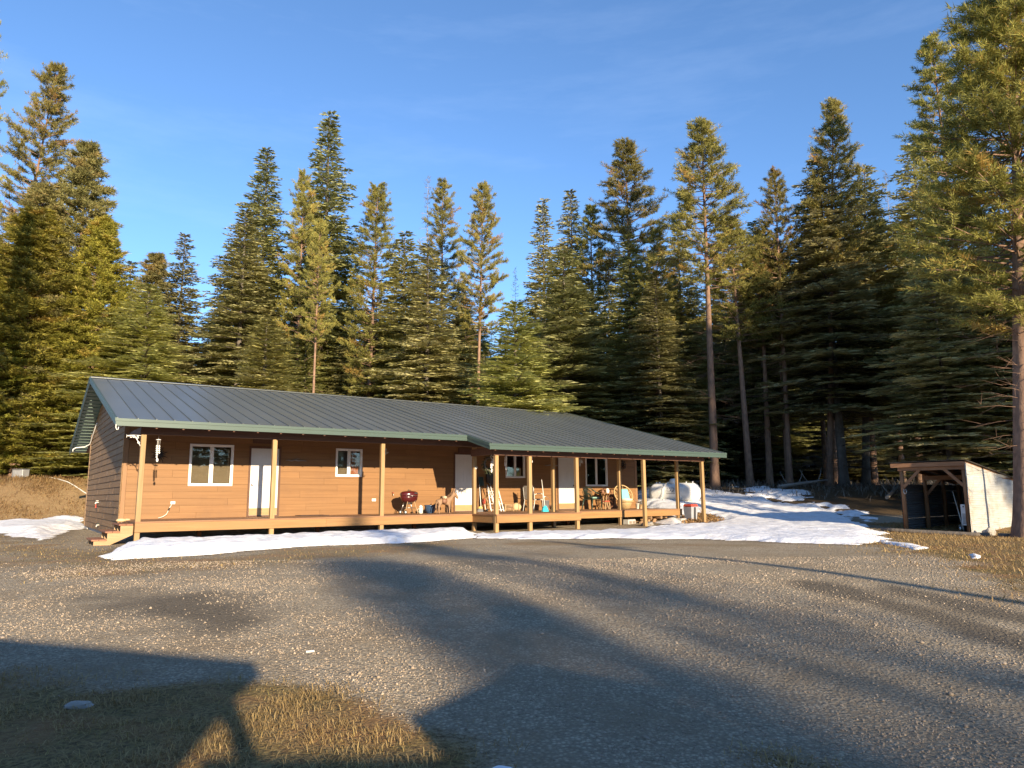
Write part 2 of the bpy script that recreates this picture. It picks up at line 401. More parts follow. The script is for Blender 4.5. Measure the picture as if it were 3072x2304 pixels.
xs = np.concatenate([-16-np.geomspace(0.4, 500, 34)[::-1], np.arange(-16, 20.01, 0.2), 20+np.geomspace(0.4, 500, 34)])
ys = np.concatenate([-np.geomspace(1, 500, 26)[::-1], np.arange(0, 3, .5), np.arange(3, 34, 0.2), np.arange(34, 62, .6), 62+np.geomspace(0.8, 700, 26)])
GX, GY = np.meshgrid(xs, ys)
GZ = terrain(GX, GY) + 0.03*(fbm(GX*.7, GY*.7, 3)-.45)*np.clip(1-np.abs(GX)/60, 0, 1)
def weight(poly, soft, j=0.5):
    return np.clip(0.5 + (sdist(GX, GY, poly) + j*(fbm(GX*1.3+5, GY*1.3, 4)-.47)*2)/soft, 0, 1)
gw = np.maximum.reduce([weight(G1, .5, .35), weight(G2, 1.6, 1.2), .55*weight(G3, 1.6, 1.2), .5*weight(G4, 1.0, .6), weight(G5, .4, .2)])
VV = -(GX-OX)*UY + (GY-OY)*UX
bank = smooth((VV-14)/2.5)*smooth((4-GX)/6)
duff = np.maximum(smooth((GY-27-1.5*fbm(GX*.5,GY*.5))/4)*smooth((GX-2)/5), smooth((VV-21)/2))
dirt = np.maximum.reduce([weight(DIRT, 1.3, .9), weight(TRACK1, .45, .2), .95*weight(TRACK2, .45, .2)])
SNOWA= [(-7.95, 14.06), (-7.34, 13.51), (-6.16, 14.45), (-4.83, 16.64), (-2.71, 17.55), (-1.03, 19.67), (-1.15, 21.93), (-2.9, 21.99), (-4.11, 20.56), (-5.68, 19.51), (-6.98, 18.3), (-8.67, 17.51), (-9.11, 17.44)]
SNOWB= [(-0.97, 21.35), (-0.88, 19.5), (1.38, 18.91), (4.68, 18.35), (6.44, 16.49), (7.39, 15.95), (8.64, 17.27), (11.04, 21.66), (13.26, 28.46), (13.82, 31.44), (12.08, 33.32), (11.67, 35.28), (10.98, 36.7), (9.51, 39.66), (7.86, 43.66), (6.52, 38.73), (6.04, 35.96), (6.01, 31.98), (5.46, 25.99), (3.75, 22.82), (1.6, 21.91)]
HOLE= [(7.17, 30.12), (7.9, 30.81), (8.38, 30.03), (8.2, 28.79), (6.92, 26.6), (6.21, 26.15)]
SNOWC= [(-23.01, 31.11), (-22.19, 31.57), (-21.11, 32.78), (-20.9, 33.38), (-20.25, 33.83), (-19.81, 33.78), (-15.66, 26.88), (-16.15, 26.45), (-14.29, 23.04), (-12.9, 20.11), (-14.3, 21.23), (-17.0, 24.24), (-18.94, 25.66)]
SNOWD= [(8.64, 17.27), (8.58, 16.28), (8.36, 14.74), (7.9, 14.52), (8.08, 15.88)]
SNOWE= [(8.25, 13.34), (8.32, 13.26), (7.96, 12.52), (7.78, 12.41)]
damp = np.maximum.reduce([np.clip(1.15+sdist(GX, GY, q_)/d_+.9*(fbm(GX*1.7, GY*1.7, 4)-.5), 0, 1) for q_, d_ in ((SNOWA, .45), (SNOWB, .5), (SNOWC, .6), (SNOWD, .3))])
nx, ny = len(xs), len(ys)
idx = np.arange(nx*ny).reshape(ny, nx)
F = np.stack([idx[:-1,:-1], idx[:-1,1:], idx[1:,1:], idx[1:,:-1]], -1).reshape(-1, 4)
gme = tri_mesh('ground', np.stack([GX, GY, GZ], -1).reshape(-1, 3), F,
    dict(damp=damp.ravel(), grass=gw.ravel(), bank=bank.ravel(), duff=duff.ravel(), dirt=dirt.ravel()), smooth=True)

def ground_mat():
    m, n, l, p = nodes('gravel_yard')
    t = n.new('ShaderNodeTexCoord')
    def noise(s, d=5, r=.6):
        x = n.new('ShaderNodeTexNoise'); x.inputs['Scale'].default_value = s; x.inputs['Detail'].default_value = d; x.inputs['Roughness'].default_value = r
        l.new(t.outputs['Object'], x.inputs['Vector']); return x
    def attr(a):
        x = n.new('ShaderNodeAttribute'); x.attribute_name = a; return x.outputs['Fac']
    def mix(f, a, b):
        x = n.new('ShaderNodeMix'); x.data_type = 'RGBA'
        for k, q in (('Factor', f), ('A', a), ('B', b)):
            if isinstance(q, tuple): x.inputs[k].default_value = (*q, 1)
            elif isinstance(q, float): x.inputs[k].default_value = q
            else: l.new(q, x.inputs[k])
        return x.outputs['Result']
    def mr(f, a, b, c=0.0, d=1.0):
        x = n.new('ShaderNodeMapRange'); x.inputs['From Min'].default_value = a; x.inputs['From Max'].default_value = b
        x.inputs['To Min'].default_value = c; x.inputs['To Max'].default_value = d; l.new(f, x.inputs['Value']); return x.outputs[0]
    def math2(op, a, b):
        x = n.new('ShaderNodeMath'); x.operation = op
        for i, q in enumerate((a, b)):
            if isinstance(q, float): x.inputs[i].default_value = q
            else: l.new(q, x.inputs[i])
        return x.outputs[0]
    vo = n.new('ShaderNodeTexVoronoi'); vo.inputs['Scale'].default_value = 34; l.new(t.outputs['Object'], vo.inputs['Vector'])
    sep = n.new('ShaderNodeSeparateColor'); l.new(vo.outputs['Color'], sep.inputs[0])
    big = noise(.55, 6, .62).outputs['Fac']; mid = noise(3.2, 6).outputs['Fac']; fine = noise(26, 5, .7).outputs['Fac']
    gravel = mix(mr(sep.outputs[0], .1, .9), (0.44,0.365,0.26), (0.64,0.535,0.385))
    gravel = mix(mr(vo.outputs['Distance'], .25, .55, 0.0, .55), gravel, (0.17,0.138,0.098))
    patch = mr(math2('ADD', math2('MULTIPLY', big, .6), math2('MULTIPLY', mid, .4)), .46, .60)
    gravel = mix(math2('MULTIPLY', patch, .7), gravel, (0.31,0.238,0.155))
    fines = mix(mr(fine, .35, .7), (0.135,0.112,0.082), (0.22,0.185,0.14))
    g = mix(mr(math2('ADD', attr('dirt'), math2('MULTIPLY', math2('SUBTRACT', fine, .5), .9)), .25, .75), gravel, fines)
    g = mix(math2('MULTIPLY', attr('damp'), .5), g, (0.13,0.10,0.066))
    straw = mix(mr(mid, .35, .65), (0.36,0.255,0.115), (0.27,0.205,0.08))
    straw = mix(mr(fine, .42, .68), straw, (0.085,0.055,0.032))
    thatch = mix(mr(noise(1.1, 5).outputs['Fac'], .45, .62), straw, (0.33,0.185,0.085))
    g = mix(mr(math2('ADD', attr('grass'), math2('MULTIPLY', math2('SUBTRACT', fine, .5), 1.1)), .3, .7), g, thatch)
    bankc = mix(mr(mid, .35, .7), (0.33,0.20,0.105), (0.19,0.105,0.055))
    bankc = mix(mr(fine, .42, .66), bankc, (0.46,0.34,0.16))
    g = mix(mr(math2('ADD', attr('bank'), math2('MULTIPLY', math2('SUBTRACT', mid, .5), .5)), .3, .6), g, bankc)
    df = mix(mr(fine, .35, .7), (0.10,0.068,0.042), (0.17,0.115,0.06))
    g = mix(mr(math2('ADD', attr('duff'), math2('MULTIPLY', math2('SUBTRACT', mid, .5), .8)), .35, .7), g, df)
    l.new(g, p.inputs['Base Color']); p.inputs['Roughness'].default_value = 0.95; p.inputs['Specular IOR Level'].default_value = 0.15
    hgt = math2('ADD', math2('MULTIPLY', math2('SUBTRACT', 1.0, vo.outputs['Distance']), .8), math2('MULTIPLY', fine, 1.4))
    b = n.new('ShaderNodeBump'); b.inputs['Strength'].default_value = 1.0; b.inputs['Distance'].default_value = 0.035
    l.new(hgt, b.inputs['Height']); l.new(b.outputs[0], p.inputs['Normal'])
    return m
M['ground'] = ground_mat()
tag(link('ground', gme, M['ground']), kind='structure')

# ------------------------------------------------------------------ the house
DK = 0.542                                     # porch floor
K = (5.128-2.997)/(5.168+2.99)                 # roof pitch in front
KB = (5.128-3.05)/(11.9-5.168)                 # and behind
U0, U1, US = -0.55, 20.18, 9.261               # left rake, right rake, step of the eave
V1, V2, VR, VB = -2.99, -4.277, 5.168, 11.9
WL, WD = 19.56, 9.75                           # wall length, depth
def zr(v): return 2.997 + (v-V1)*K if v <= VR else 5.128 - (v-VR)*KB
house = empty('house', (OX, OY, 0), HZ, 'long single storey wooden house with dark green metal roof and full length porch', 'house')

WIN = [(1.676, 2.901, 1.451, 2.664), (6.082, 6.994, 1.756, 2.664), (12.745, 13.646, 1.77, 2.664), (16.694, 17.882, 1.459, 2.664)]
DOOR = [(3.415, 4.256), (10.556, 11.397), (15.279, 16.12)]
HOLES = [(a, b, c, d) for a, b, c, d in WIN] + [(a-.06, b+.06, DK, DK+2.11) for a, b in DOOR]
def subtract(rect, holes):
    out = [rect]
    for a, b, c, d in holes:
        nxt = []
        for x0, x1, z0, z1 in out:
            if a >= x1 or b <= x0 or c >= z1 or d <= z0: nxt.append((x0, x1, z0, z1)); continue
            if a > x0: nxt.append((x0, a, z0, z1))
            if b < x1: nxt.append((b, x1, z0, z1))
            m0, m1 = max(a, x0), min(b, x1)
            if c > z0: nxt.append((m0, m1, z0, c))
            if d < z1: nxt.append((m0, m1, d, z1))
        out = nxt
    return out

b = MB()
for x0, x1, z0, z1 in subtract((0, WL, 0.5, 3.62), HOLES): b.box(x0, x1, 0.004, 0.06, z0, z1)
fw = b.build('front_wall', M['under'], house)
# lap siding: every board of every course by itself
def lap(mb, x0, x1, z0, z1, c0, h):
    o = lambda z: 0.026 - 0.014*(z-c0)/h
    mb.hexa([(x0,-o(z0),z0),(x1,-o(z0),z0),(x1,0.003,z0),(x0,0.003,z0),(x0,-o(z1),z1),(x1,-o(z1),z1),(x1,0.003,z1),(x0,0.003,z1)])
H_ = 0.2; k = 0
for i in range(16):
    c0 = 0.5 + i*H_; x = 0.105; first = True
    while x < WL-.1:
        L = rnd.uniform(1.0, 3.6) if first else 3.66
        first = False
        x1 = min(x+L, WL-.1)
        if WL-.1-x1 < .4: x1 = WL-.1
        for q in subtract((x+.002, x1-.002, c0, c0+H_-.0045), HOLES):
            if q[1]-q[0] > .01 and q[3]-q[2] > .005:
                b = MB(); lap(b, *q, c0, H_); b.build('siding_board', M['siding'], fw)
        x = x1
b = MB().box(-0.03, .10, -0.03, -0.001, .5, 3.62); b.build('corner_trim', M['trim'], fw)
MB().box(WL-.10, WL+.03, -0.03, -0.001, .5, 3.62).build('corner_trim', M['trim'], fw)

b = MB()                                        # gable end wall with its own boards
gz0 = 0.10
def vrange(z): return max(0.0, (z+.13-2.997)/K+V1), min(WD, VR+(5.128-.13-z)/KB)
prof = [(0.012, gz0), (WD, gz0), (WD, zr(WD)-.13), (VR, zr(VR)-.13), (0.012, zr(0.012)-.13)]
n5 = len(prof)
b.add([(0.004, p[0], p[1]) for p in prof] + [(.06, p[0], p[1]) for p in prof], [tuple(range(n5)), tuple(reversed(range(n5, 2*n5)))] + [(i, i+n5, (i+1)%n5+n5, (i+1)%n5) for i in range(n5)])
gwall = b.build('gable_wall', M['under'], house)
HG = 0.19
for i in range(26):
    z0 = gz0 + i*HG; z1 = z0 + HG - .011
    a0, b0 = vrange(z0); a1, b1 = vrange(min(z1, 4.97))
    if b0-a0 < .3 or z0 > 4.9: break
    z1 = min(z1, 4.97)
    cuts = [a0]
    x = a0 + [2.6, 1.4, 3.6, 0.9, 2.1, 3.1, 1.7][i % 7]
    while x < b0-.5 and i < 14: cuts.append(x); x += 4.3
    cuts.append(b0)
    for j in range(len(cuts)-1):
        p0 = cuts[j] + (.004 if j else 0); p1 = cuts[j+1] - (.004 if j < len(cuts)-2 else 0)
        q0 = max(p0, a1) if j == 0 else p0; q1 = min(p1, b1) if j == len(cuts)-2 else p1
        if q1 <= q0: continue
        w_ = rnd.uniform(0, .002)
        o0, o1 = .024+w_, .008
        b = MB().hexa([(-o0,p0,z0),(.003,p0,z0),(.003,p1,z0),(-o0,p1,z0),(-o1,q0,z1),(.003,q0,z1),(.003,q1,z1),(-o1,q1,z1)])
        sb = b.build('siding_board', M['siding_gable'], gwall)
    for x in cuts[1:-1]:  # added strips stand in for sunlit board ends at the butt joints
        MB().hexa([(-.028,x-.008,z0+.002),(.0,x-.008,z0+.002),(.0,x+.008,z0+.002),(-.028,x+.008,z0+.002),(-.012,x-.008,z1-.004),(.0,x-.008,z1-.004),(.0,x+.008,z1-.004),(-.012,x+.008,z1-.004)]).build('sunlit_end_strip', M['joint'], gwall)
MB().box(-.033, -.001, -.03, .09, .3, zr(0)-.13).build('corner_trim', M['siding_gable'], gwall)
MB().box(-.04, -.001, WD-.05, WD+.03, gz0, zr(WD)-.15).build('corner_trim', M['joint'], gwall)

b = MB()
b.box(WL-.06, WL, 0.07, WD-.07, .1, 3.6); b.box(0.07, WL, WD-.06, WD, .1, 3.6)
b.box(0.07, WL-.07, 4.4, 4.46, .5, 3.0)
b.box(0.07, WL-.07, 0.07, WD-.07, 3.0, 3.05); b.box(.07, WL-.07, .07, WD-.07, .46, .5)
b.box(5.3, 5.36, .07, 4.39, .5, 3.0); b.box(8.8, 8.86, .07, 4.39, .5, 3.0); b.box(14.6, 14.66, .07, 4.39, .5, 3.0)
b.build('interior_wall', M['interior'], house)
b = MB().box(.03, WL, .02, .18, -.1, .495); b.box(.03, .18, .19, WD, -.1, .10); b.box(-.012, .029, WD-1.0, WD+.01, -.1, .10)
b.build('foundation', M['concrete'], house)

# roof: slab, every standing-seam panel, fascia, rakes, soffit
b = MB()
def slab(mb, u0, u1, va, vb, t0=-.075, t1=-.005):
    mb.hexa([(u0,va,zr(va)+t0),(u1,va,zr(va)+t0),(u1,vb,zr(vb)+t0),(u0,vb,zr(vb)+t0),(u0,va,zr(va)+t1),(u1,va,zr(va)+t1),(u1,vb,zr(vb)+t1),(u0,vb,zr(vb)+t1)])
slab(b, U0, US-.002, V1, VR); slab(b, US, U1, V2, VR)
slab(b, U0, U1, VR+.002, VB)
roof = b.build('roof', M['under'], house)
def panel_mesh(w_, va, vb, name):
    mb = MB()
    za, zb = zr(va), zr(vb)
    def P(x0, x1, t0, t1): mb.hexa([(x0,va,za+t0),(x1,va,za+t0),(x1,vb,zb+t0),(x0,vb,zb+t0),(x0,va,za+t1),(x1,va,za+t1),(x1,vb,zb+t1),(x0,vb,zb+t1)])
    P(.016, w_-.001, 0, .006); P(0, .016, 0, .036)
    return mb.mesh(name)
pm = {}
edges = [U0] + [-.11+.411*i for i in range(60)]
edges = sorted(set([round(e, 3) for e in edges if e < U1-.15] + [US, U1]))
edges = [e for i, e in enumerate(edges) if i == 0 or e-edges[i-1] > .06]
for a, c in zip(edges[:-1], edges[1:]):
    for (va, vb) in (((V1, VR) if c <= US+.001 else (V2, VR)), (VB, VR)):
        key = (round(c-a, 2), va)
        if key not in pm: pm[key] = panel_mesh(c-a, va, vb, 'roof_panel')
        o = link('roof_panel', pm[key], M['roof'], roof, (a, 0, rnd.uniform(0, .0015)))
b = MB()
def fasc(u0, u1, v, top):
    b = MB().box(u0, u1, v-.028, v-.002, top-.165, top-.055).box(u0, u1, v-.042, v-.002, top-.053, top+.012)
    return b.build('fascia', M['green'], roof)
fasc(U0-.03, US-.03, V1, zr(V1)); fasc(US-.03, U1+.03, V2, zr(V2))
def rake(u0, u1, va, vb):
    mb = MB(); s = 1
    for t0, t1, e in ((-.165, -.055, 0), (-.053, .03, .014)):
        mb.hexa([(u0-e,va,zr(va)+t0),(u1+e,va,zr(va)+t0),(u1+e,vb,zr(vb)+t0),(u0-e,vb,zr(vb)+t0),(u0-e,va,zr(va)+t1),(u1+e,va,zr(va)+t1),(u1+e,vb,zr(vb)+t1),(u0-e,vb,zr(vb)+t1)])
    return mb.build('rake_trim', M['green'], roof)
rake(U0-.03, U0-.003, V1-.002, VR); rake(U1+.003, U1+.03, V2-.002, VR); rake(US-.03, US-.003, V2-.04, V1-.045)
rake(U0-.03, U0-.003, VR+.002, VB); rake(U1+.003, U1+.03, VR+.002, VB)
b = MB()
for i in range(46):                              # ridge cap
    pass
b.hexa([(U0-.02,VR-.16,zr(VR-.16)+.03),(U1+.02,VR-.16,zr(VR-.16)+.03),(U1+.02,VR,5.128+.03),(U0-.02,VR,5.128+.03),(U0-.02,VR-.16,zr(VR-.16)+.045),(U1+.02,VR-.16,zr(VR-.16)+.045),(U1+.02,VR,5.128+.05),(U0-.02,VR,5.128+.05)])
b.hexa([(U0-.02,VR+.001,5.128+.03),(U1+.02,VR+.001,5.128+.03),(U1+.02,VR+.16,zr(VR+.16)+.03),(U0-.02,VR+.16,zr(VR+.16)+.03),(U0-.02,VR+.001,5.128+.05),(U1+.02,VR+.001,5.128+.05),(U1+.02,VR+.16,zr(VR+.16)+.045),(U0-.02,VR+.16,zr(VR+.16)+.045)])
b.build('ridge_cap', M['roof'], roof)
nS = 22                                          # ribbed metal under the rear overhang at the gable
for i in range(nS):
    va = VR + .05 + (VB-VR-.1)*i/nS; vb = VR + .05 + (VB-VR-.1)*(i+1)/nS
    b = MB()
    b.hexa([(U0,va+.05,zr(va+.05)-.092),(-.005,va+.05,zr(va+.05)-.092),(-.005,vb,zr(vb)-.092),(U0,vb,zr(vb)-.092),(U0,va+.05,zr(va+.05)-.08),(-.005,va+.05,zr(va+.05)-.08),(-.005,vb,zr(vb)-.08),(U0,vb,zr(vb)-.08)])
    b.hexa([(U0,va,zr(va)-.112),(-.005,va,zr(va)-.112),(-.005,va+.048,zr(va+.048)-.112),(U0,va+.048,zr(va+.048)-.112),(U0,va,zr(va)-.08),(-.005,va,zr(va)-.08),(-.005,va+.048,zr(va+.048)-.08),(U0,va+.048,zr(va+.048)-.08)])
    b.build('soffit_panel', M['soffit'], roof)
MB().tube([(U0-.02, V1-.03, 2.86), (U0-.02, V1-.045, 2.78), (U0-.0, V1-.05, 2.73), (U0+.03, V1-.045, 2.74), (U0+.035, V1-.04, 2.80)], .010, 6).build('gutter_hook', M['pipe'], roof)

# porch: beams, posts, deck
b = MB().box(.05, WL+.02, -2.43, -2.32, 2.695, 2.93); b.build('porch_beam', M['beam'], house)
b = MB().box(9.70, 19.46, -3.825, -3.715, 2.352, 2.60); b.build('porch_beam', M['beam'], house)
b = MB()
for x in (.13, WL-.03): MB().box(x-.05, x+.05, -2.31, -.03, 2.72, 2.90).build('tie_beam', M['beam'], house)
MB().box(9.72, 9.82, -3.70, -2.44, 2.72-.34, 2.60).build('tie_beam', M['beam'], house)
pass
b = MB()
x = .3
while x < US: b.hexa([(x,V1+.02,zr(V1)-.20),(x+.045,V1+.02,zr(V1)-.20),(x+.045,-.03,zr(-.03)-.20),(x,-.03,zr(-.03)-.20),(x,V1+.02,zr(V1)-.08),(x+.045,V1+.02,zr(V1)-.08),(x+.045,-.03,zr(-.03)-.08),(x,-.03,zr(-.03)-.08)]); x += .61
while x < U1-.2: b.hexa([(x,V2+.02,zr(V2)-.20),(x+.045,V2+.02,zr(V2)-.20),(x+.045,-.03,zr(-.03)-.20),(x,-.03,zr(-.03)-.20),(x,V2+.02,zr(V2)-.08),(x+.045,V2+.02,zr(V2)-.08),(x+.045,-.03,zr(-.03)-.08),(x,-.03,zr(-.03)-.08)]); x += .61
b.build('rafters', M['beam'], house)
for u in (.128, 3.396, 6.631, 9.895, 13.161, 16.327, 19.483):
    MB().box(u-.06, u+.06, -2.435, -2.315, -.12, 2.692).build('porch_post', M['post'], house, bevel=.006)
for u in (9.814, 11.099, 13.053, 16.202, 19.351):
    MB().box(u-.06, u+.06, -3.831, -3.711, -.12, 2.349).build('porch_post', M['post'], house, bevel=.006)
deck = MB().box(.10, WL, -2.40, -.02, .33, .36).build('porch_deck', M['beam'], house)
b = deck
nb = 17
for i in range(nb):
    v0 = -2.49 + i*(2.46/nb); v1 = v0 + 2.46/nb - .006
    x = .06; first = True
    while x < WL:
        x1 = min(WL+.04, x + (rnd.uniform(1.5, 4.5) if first else 4.88)); first = False
        if WL-x1 < .5: x1 = WL+.04
        mb = MB()
        for q in subtract((x, x1-.004, v0, v1), [(u-.062, u+.062, -2.437, -2.313) for u in (.128, 3.396, 6.631, 9.895, 13.161, 16.327, 19.483)]):
            mb.box(q[0], q[1], q[2], q[3], .507, DK)
        mb.build('deck_board', M['deckwood'], deck); x = x1
for i in range(10):
    v0 = -3.90 + i*.141
    if v0 > -2.52: break
    mb = MB()
    for q in subtract((9.74, 13.14, v0, min(v0+.135, -2.496)), [(u-.062, u+.062, -3.833, -3.709) for u in (9.814, 11.099, 13.053)]): mb.box(q[0], q[1], q[2], q[3], .507, DK)
    mb.build('deck_board', M['deckwood'], deck)
for u0, u1, v in ((.065, 4.9, -2.475), (4.904, 9.765, -2.475), (13.12, 16.4, -2.475), (16.404, WL+.035, -2.475), (9.765, 13.12, -3.885)):
    MB().box(u0, u1, v, v+.036, .285, .505).build('fascia_board', M['fasciawood'], deck)
MB().box(.065, .10, -2.437, -.02, .285, .505).build('fascia_board', M['fasciawood'], deck)
MB().box(9.765, 9.80, -3.848, -2.477, .285, .505).build('fascia_board', M['fasciawood'], deck)
MB().box(13.085, 13.12, -3.848, -2.477, .285, .505).build('fascia_board', M['fasciawood'], deck)
b = MB(); x = .5
while x < WL: b.box(x, x+.04, -2.43, -.03, .365, .50); x += .61
for u in (1.8, 5.1, 8.3, 11.5, 14.7, 17.9): b.box(u-.05, u+.05, -1.3, -1.2, -.1, .325)
b.build('joist', M['beam'], deck)

# windows
def window(i, a, b_, z0, z1):
    mb = MB(); t = .05
    mb.box(a, b_, -.045, .03, z0, z0+t).box(a, b_, -.045, .03, z1-t, z1).box(a, a+t, -.045, .03, z0+t, z1-t).box(b_-t, b_, -.045, .03, z0+t, z1-t)
    wd = mb.build('window', M['white'], house, bevel=.004)
    c = (a+b_)/2
    MB().box(c-.035, c+.035, -.036, .02, z0+t+.001, z1-t-.001).build('mullion', M['white'], wd)
    for x0, x1, y in ((a+t, c-.036, -.012), (c+.036, b_-t, .004)):
        sw = .022; m2 = MB()
        m2.box(x0+.001, x1-.001, y-.008, y+.012, z0+t+.001, z0+t+sw).box(x0+.001, x1-.001, y-.008, y+.012, z1-t-sw, z1-t-.001)
        m2.box(x0+.001, x0+sw, y-.008, y+.012, z0+t+sw, z1-t-sw).box(x1-sw, x1-.001, y-.008, y+.012, z0+t+sw, z1-t-sw)
        m2.build('sash', M['white'], wd)
        MB().box(x0+sw, x1-sw, y, y+.004, z0+t+sw, z1-t-sw).build('pane', M['glass'], wd)
    if i == 2: return wd
    mb = MB(); z = z0+.06
    x0, x1 = (a+.06, b_-.06) if i == 0 else ((a+.06, c) if i == 1 else (c+.04, b_-.06))
    while z < z1-.06:
        mb.hexa([(x0,.075,z),(x1,.075,z),(x1,.098,z+.012),(x0,.098,z+.012),(x0,.075,z+.003),(x1,.075,z+.003),(x1,.098,z+.015),(x0,.098,z+.015)]); z += .026
    mb.build('blind', M['blind'], wd)
    if i == 1:
        mb = MB(); pts = [(c+.03+.06*k/1.0*1, .10+.02*(k % 2)) for k in range(7)]
        for k in range(6): mb.hexa([(pts[k][0],pts[k][1],z0+.06),(pts[k+1][0],pts[k+1][1],z0+.06),(pts[k+1][0],pts[k+1][1]+.004,z0+.06),(pts[k][0],pts[k][1]+.004,z0+.06),(pts[k][0],pts[k][1],z1-.06),(pts[k+1][0],pts[k+1][1],z1-.06),(pts[k+1][0],pts[k+1][1]+.004,z1-.06),(pts[k][0],pts[k][1]+.004,z1-.06)])
        mb.build('curtain', M['red_cloth'], wd)
    return wd
for i, wv in enumerate(WIN): window(i, *wv)

# doors: frame, slab, six raised panels, kick plate, knob
for i, (a, b_) in enumerate(DOOR):
    MB().box(a-.06, a-.004, -.04, .05, DK+.001, DK+2.045).box(b_+.004, b_+.06, -.04, .05, DK+.001, DK+2.045).box(a-.06, b_+.06, -.04, .05, DK+2.05, DK+2.11).box(a-.003, b_+.003, -.05, .05, DK+.001, DK+.03).build('door_frame', M['dark_trim'], house)
    d = MB().box(a, b_, -.012, .03, DK+.035, DK+2.045).build('door', M['door'], house)
    wd_ = b_-a
    for x0, x1 in ((a+.11, a+wd_/2-.05), (a+wd_/2+.05, b_-.11)):
        for z0, z1 in ((1.70, 1.90), (1.05, 1.58), (.38, .90)):
            mb = MB(); t = .022
            mb.box(x0, x1, -.020, -.0125, DK+z0, DK+z0+t).box(x0, x1, -.020, -.0125, DK+z1-t, DK+z1).box(x0, x0+t, -.020, -.0125, DK+z0+t, DK+z1-t).box(x1-t, x1, -.020, -.0125, DK+z0+t, DK+z1-t)
            mb.box(x0+.05, x1-.05, -.017, -.0125, DK+z0+.05, DK+z1-.05)
            mb.build('door_panel', M['door'], d)
    MB().box(a+.004, b_-.004, -.020, -.0125, DK+.04, DK+.25).build('kick_plate', M['kick'], d)
    kx = a+.06 if i == 0 else b_-.06
    MB().lathe([(.028,0),(.028,.008),(.012,.012),(.012,.035),(.026,.042),(.030,.058),(.022,.072),(.004,.076)], 12, (0,0,0), 'Y').build('knob', M['steel'] if i == 0 else M['iron'], d, (kx, -.0125, DK+.95), (0, 0, math.pi))

# ------------------------------------------------------------------ things on and around the porch (local frame: x along the house, -y to the yard)
def item(name, u, v, z, label, cat, rz=0.0, group=None):
    return empty(name, HW(u, v, z), HZ+rz, label, cat, group)

# wooden entrance steps at the left end
t = item('wooden_steps', 0, 0, 0, 'wooden steps with three brown treads at the left end of the porch', 'steps')
for v in (-2.33, -1.72, -1.12):
    prof = [(.045,.45),(-.23,.45),(-.23,.285),(-.50,.285),(-.50,.10),(-.78,.10),(-.78,-.03),(-.50,-.03),(.045,.225)]
    n_ = len(prof); mb = MB()
    mb.add([(p[0], v, p[1]) for p in prof] + [(p[0], v+.038, p[1]) for p in prof], [tuple(range(n_)), tuple(reversed(range(n_, 2*n_)))] + [(i, i+n_, (i+1)%n_+n_, (i+1)%n_) for i in range(n_)])
    mb.build('stringer', M['freshwood'], t)
for x0, x1, z in ((-.27, .045, .452), (-.55, -.235, .287), (-.83, -.505, .102)):
    for k in range(2):
        xa = x0+(x1-x0)*k/2
        MB().box(xa, xa+(x1-x0)/2-.006, -2.35, -1.06, z, z+.038).build('tread', M['tread'], t, bevel=.005)
tag(MB().ball((0,0,0), .13,.09,.05, 9, 6).ball((.14,.03,0), .09,.08,.045, 9, 6).build('sand_bag', M['cream'], None, HW(-.05,-.85,.545), (0,0,HZ)), 'small crumpled cream bag lying at the house corner above the steps', 'bag')

# power outlet with a cord
t = item('outlet', 1.31, -.03, .98, 'white outlet cover with plugged in cord below the largest window', 'outlet')
MB().box(-.06,.06,-.03,.01,-.04,.04).build('cover', M['white'], t, bevel=.006)
MB().tube([(-.03,-.04,-.03),(-.06,-.06,-.10),(-.10,-.07,-.16),(-.12,-.06,-.24),(-.16,-.07,-.32),(-.24,-.06,-.38),(-.36,-.05,-.42)], .009, 5).build('cord', M['pipe'], t)
MB().tube([(-.09,-.07,-.14),(-.115,-.07,-.21)], .02, 6).build('plug', M['black'], t)
t = item('outlet', 7.43, -.03, 1.0, 'small white outlet cover on the wall left of the third post', 'outlet')
MB().box(-.07,.07,-.035,.01,-.045,.045).build('cover', M['white'], t, bevel=.006)
MB().box(-.05,.05,-.04,-.036,-.03,.03).build('lid', M['pipe'], t)
t = item('wall_tap', 8.11, -.025, 1.19, 'small brass and red tap on the wall left of the grill', 'tap')
MB().tube([(0,.02,0),(0,-.06,0),(.0,-.09,-.04)], .013, 6).build('spout', M['steel'], t)
MB().torus((0,-.05,.05), .03, .007, 12, 5, (0,0,1)).tube([(0,-.05,0),(0,-.05,.05)], .006, 5).build('handle', M['red_plastic'], t)
t = item('wall_tap', 0, 5.32, .99, 'pale hose tap on the gable wall between the siding boards', 'tap')
MB().tube([(-.02,0,0),(-.09,0,0),(-.12,0,-.05)], .022, 8).build('spout', M['pipe'], t)
MB().torus((-.06,0,.055), .04, .010, 12, 5, (0,0,1)).build('handle', M['pipe'], t)
MB().tube([(-.10,-.0,-.06),(-.10,-.03,-.14),(-.09,-.05,-.18)], .02, 6).build('nozzle', M['red_plastic'], t)
t = item('wall_tap', 0, 4.58, .27, 'low tap near the foot of the gable wall above the steps', 'tap')
MB().tube([(-.02,0,0),(-.09,0,0),(-.11,-.02,-.06)], .02, 8).build('spout', M['pipe'], t)
MB().torus((-.06,0,.05), .035, .009, 12, 5, (0,0,1)).build('handle', M['green'], t)
tag(MB().tube([(-.03,7.85,3.86),(-.05,7.9,3.80),(-.05,9.0,3.45),(-.05,9.75,3.20),(-.20,9.95,3.10),(-.5,10.0,3.06),(-.58,10.1,3.0),(-.58,10.1,2.92)], .022, 7).build('conduit', M['pipe'], None, (OX,OY,0), (0,0,HZ)), 'white conduit pipe running down the gable wall under the rear overhang', 'pipe')

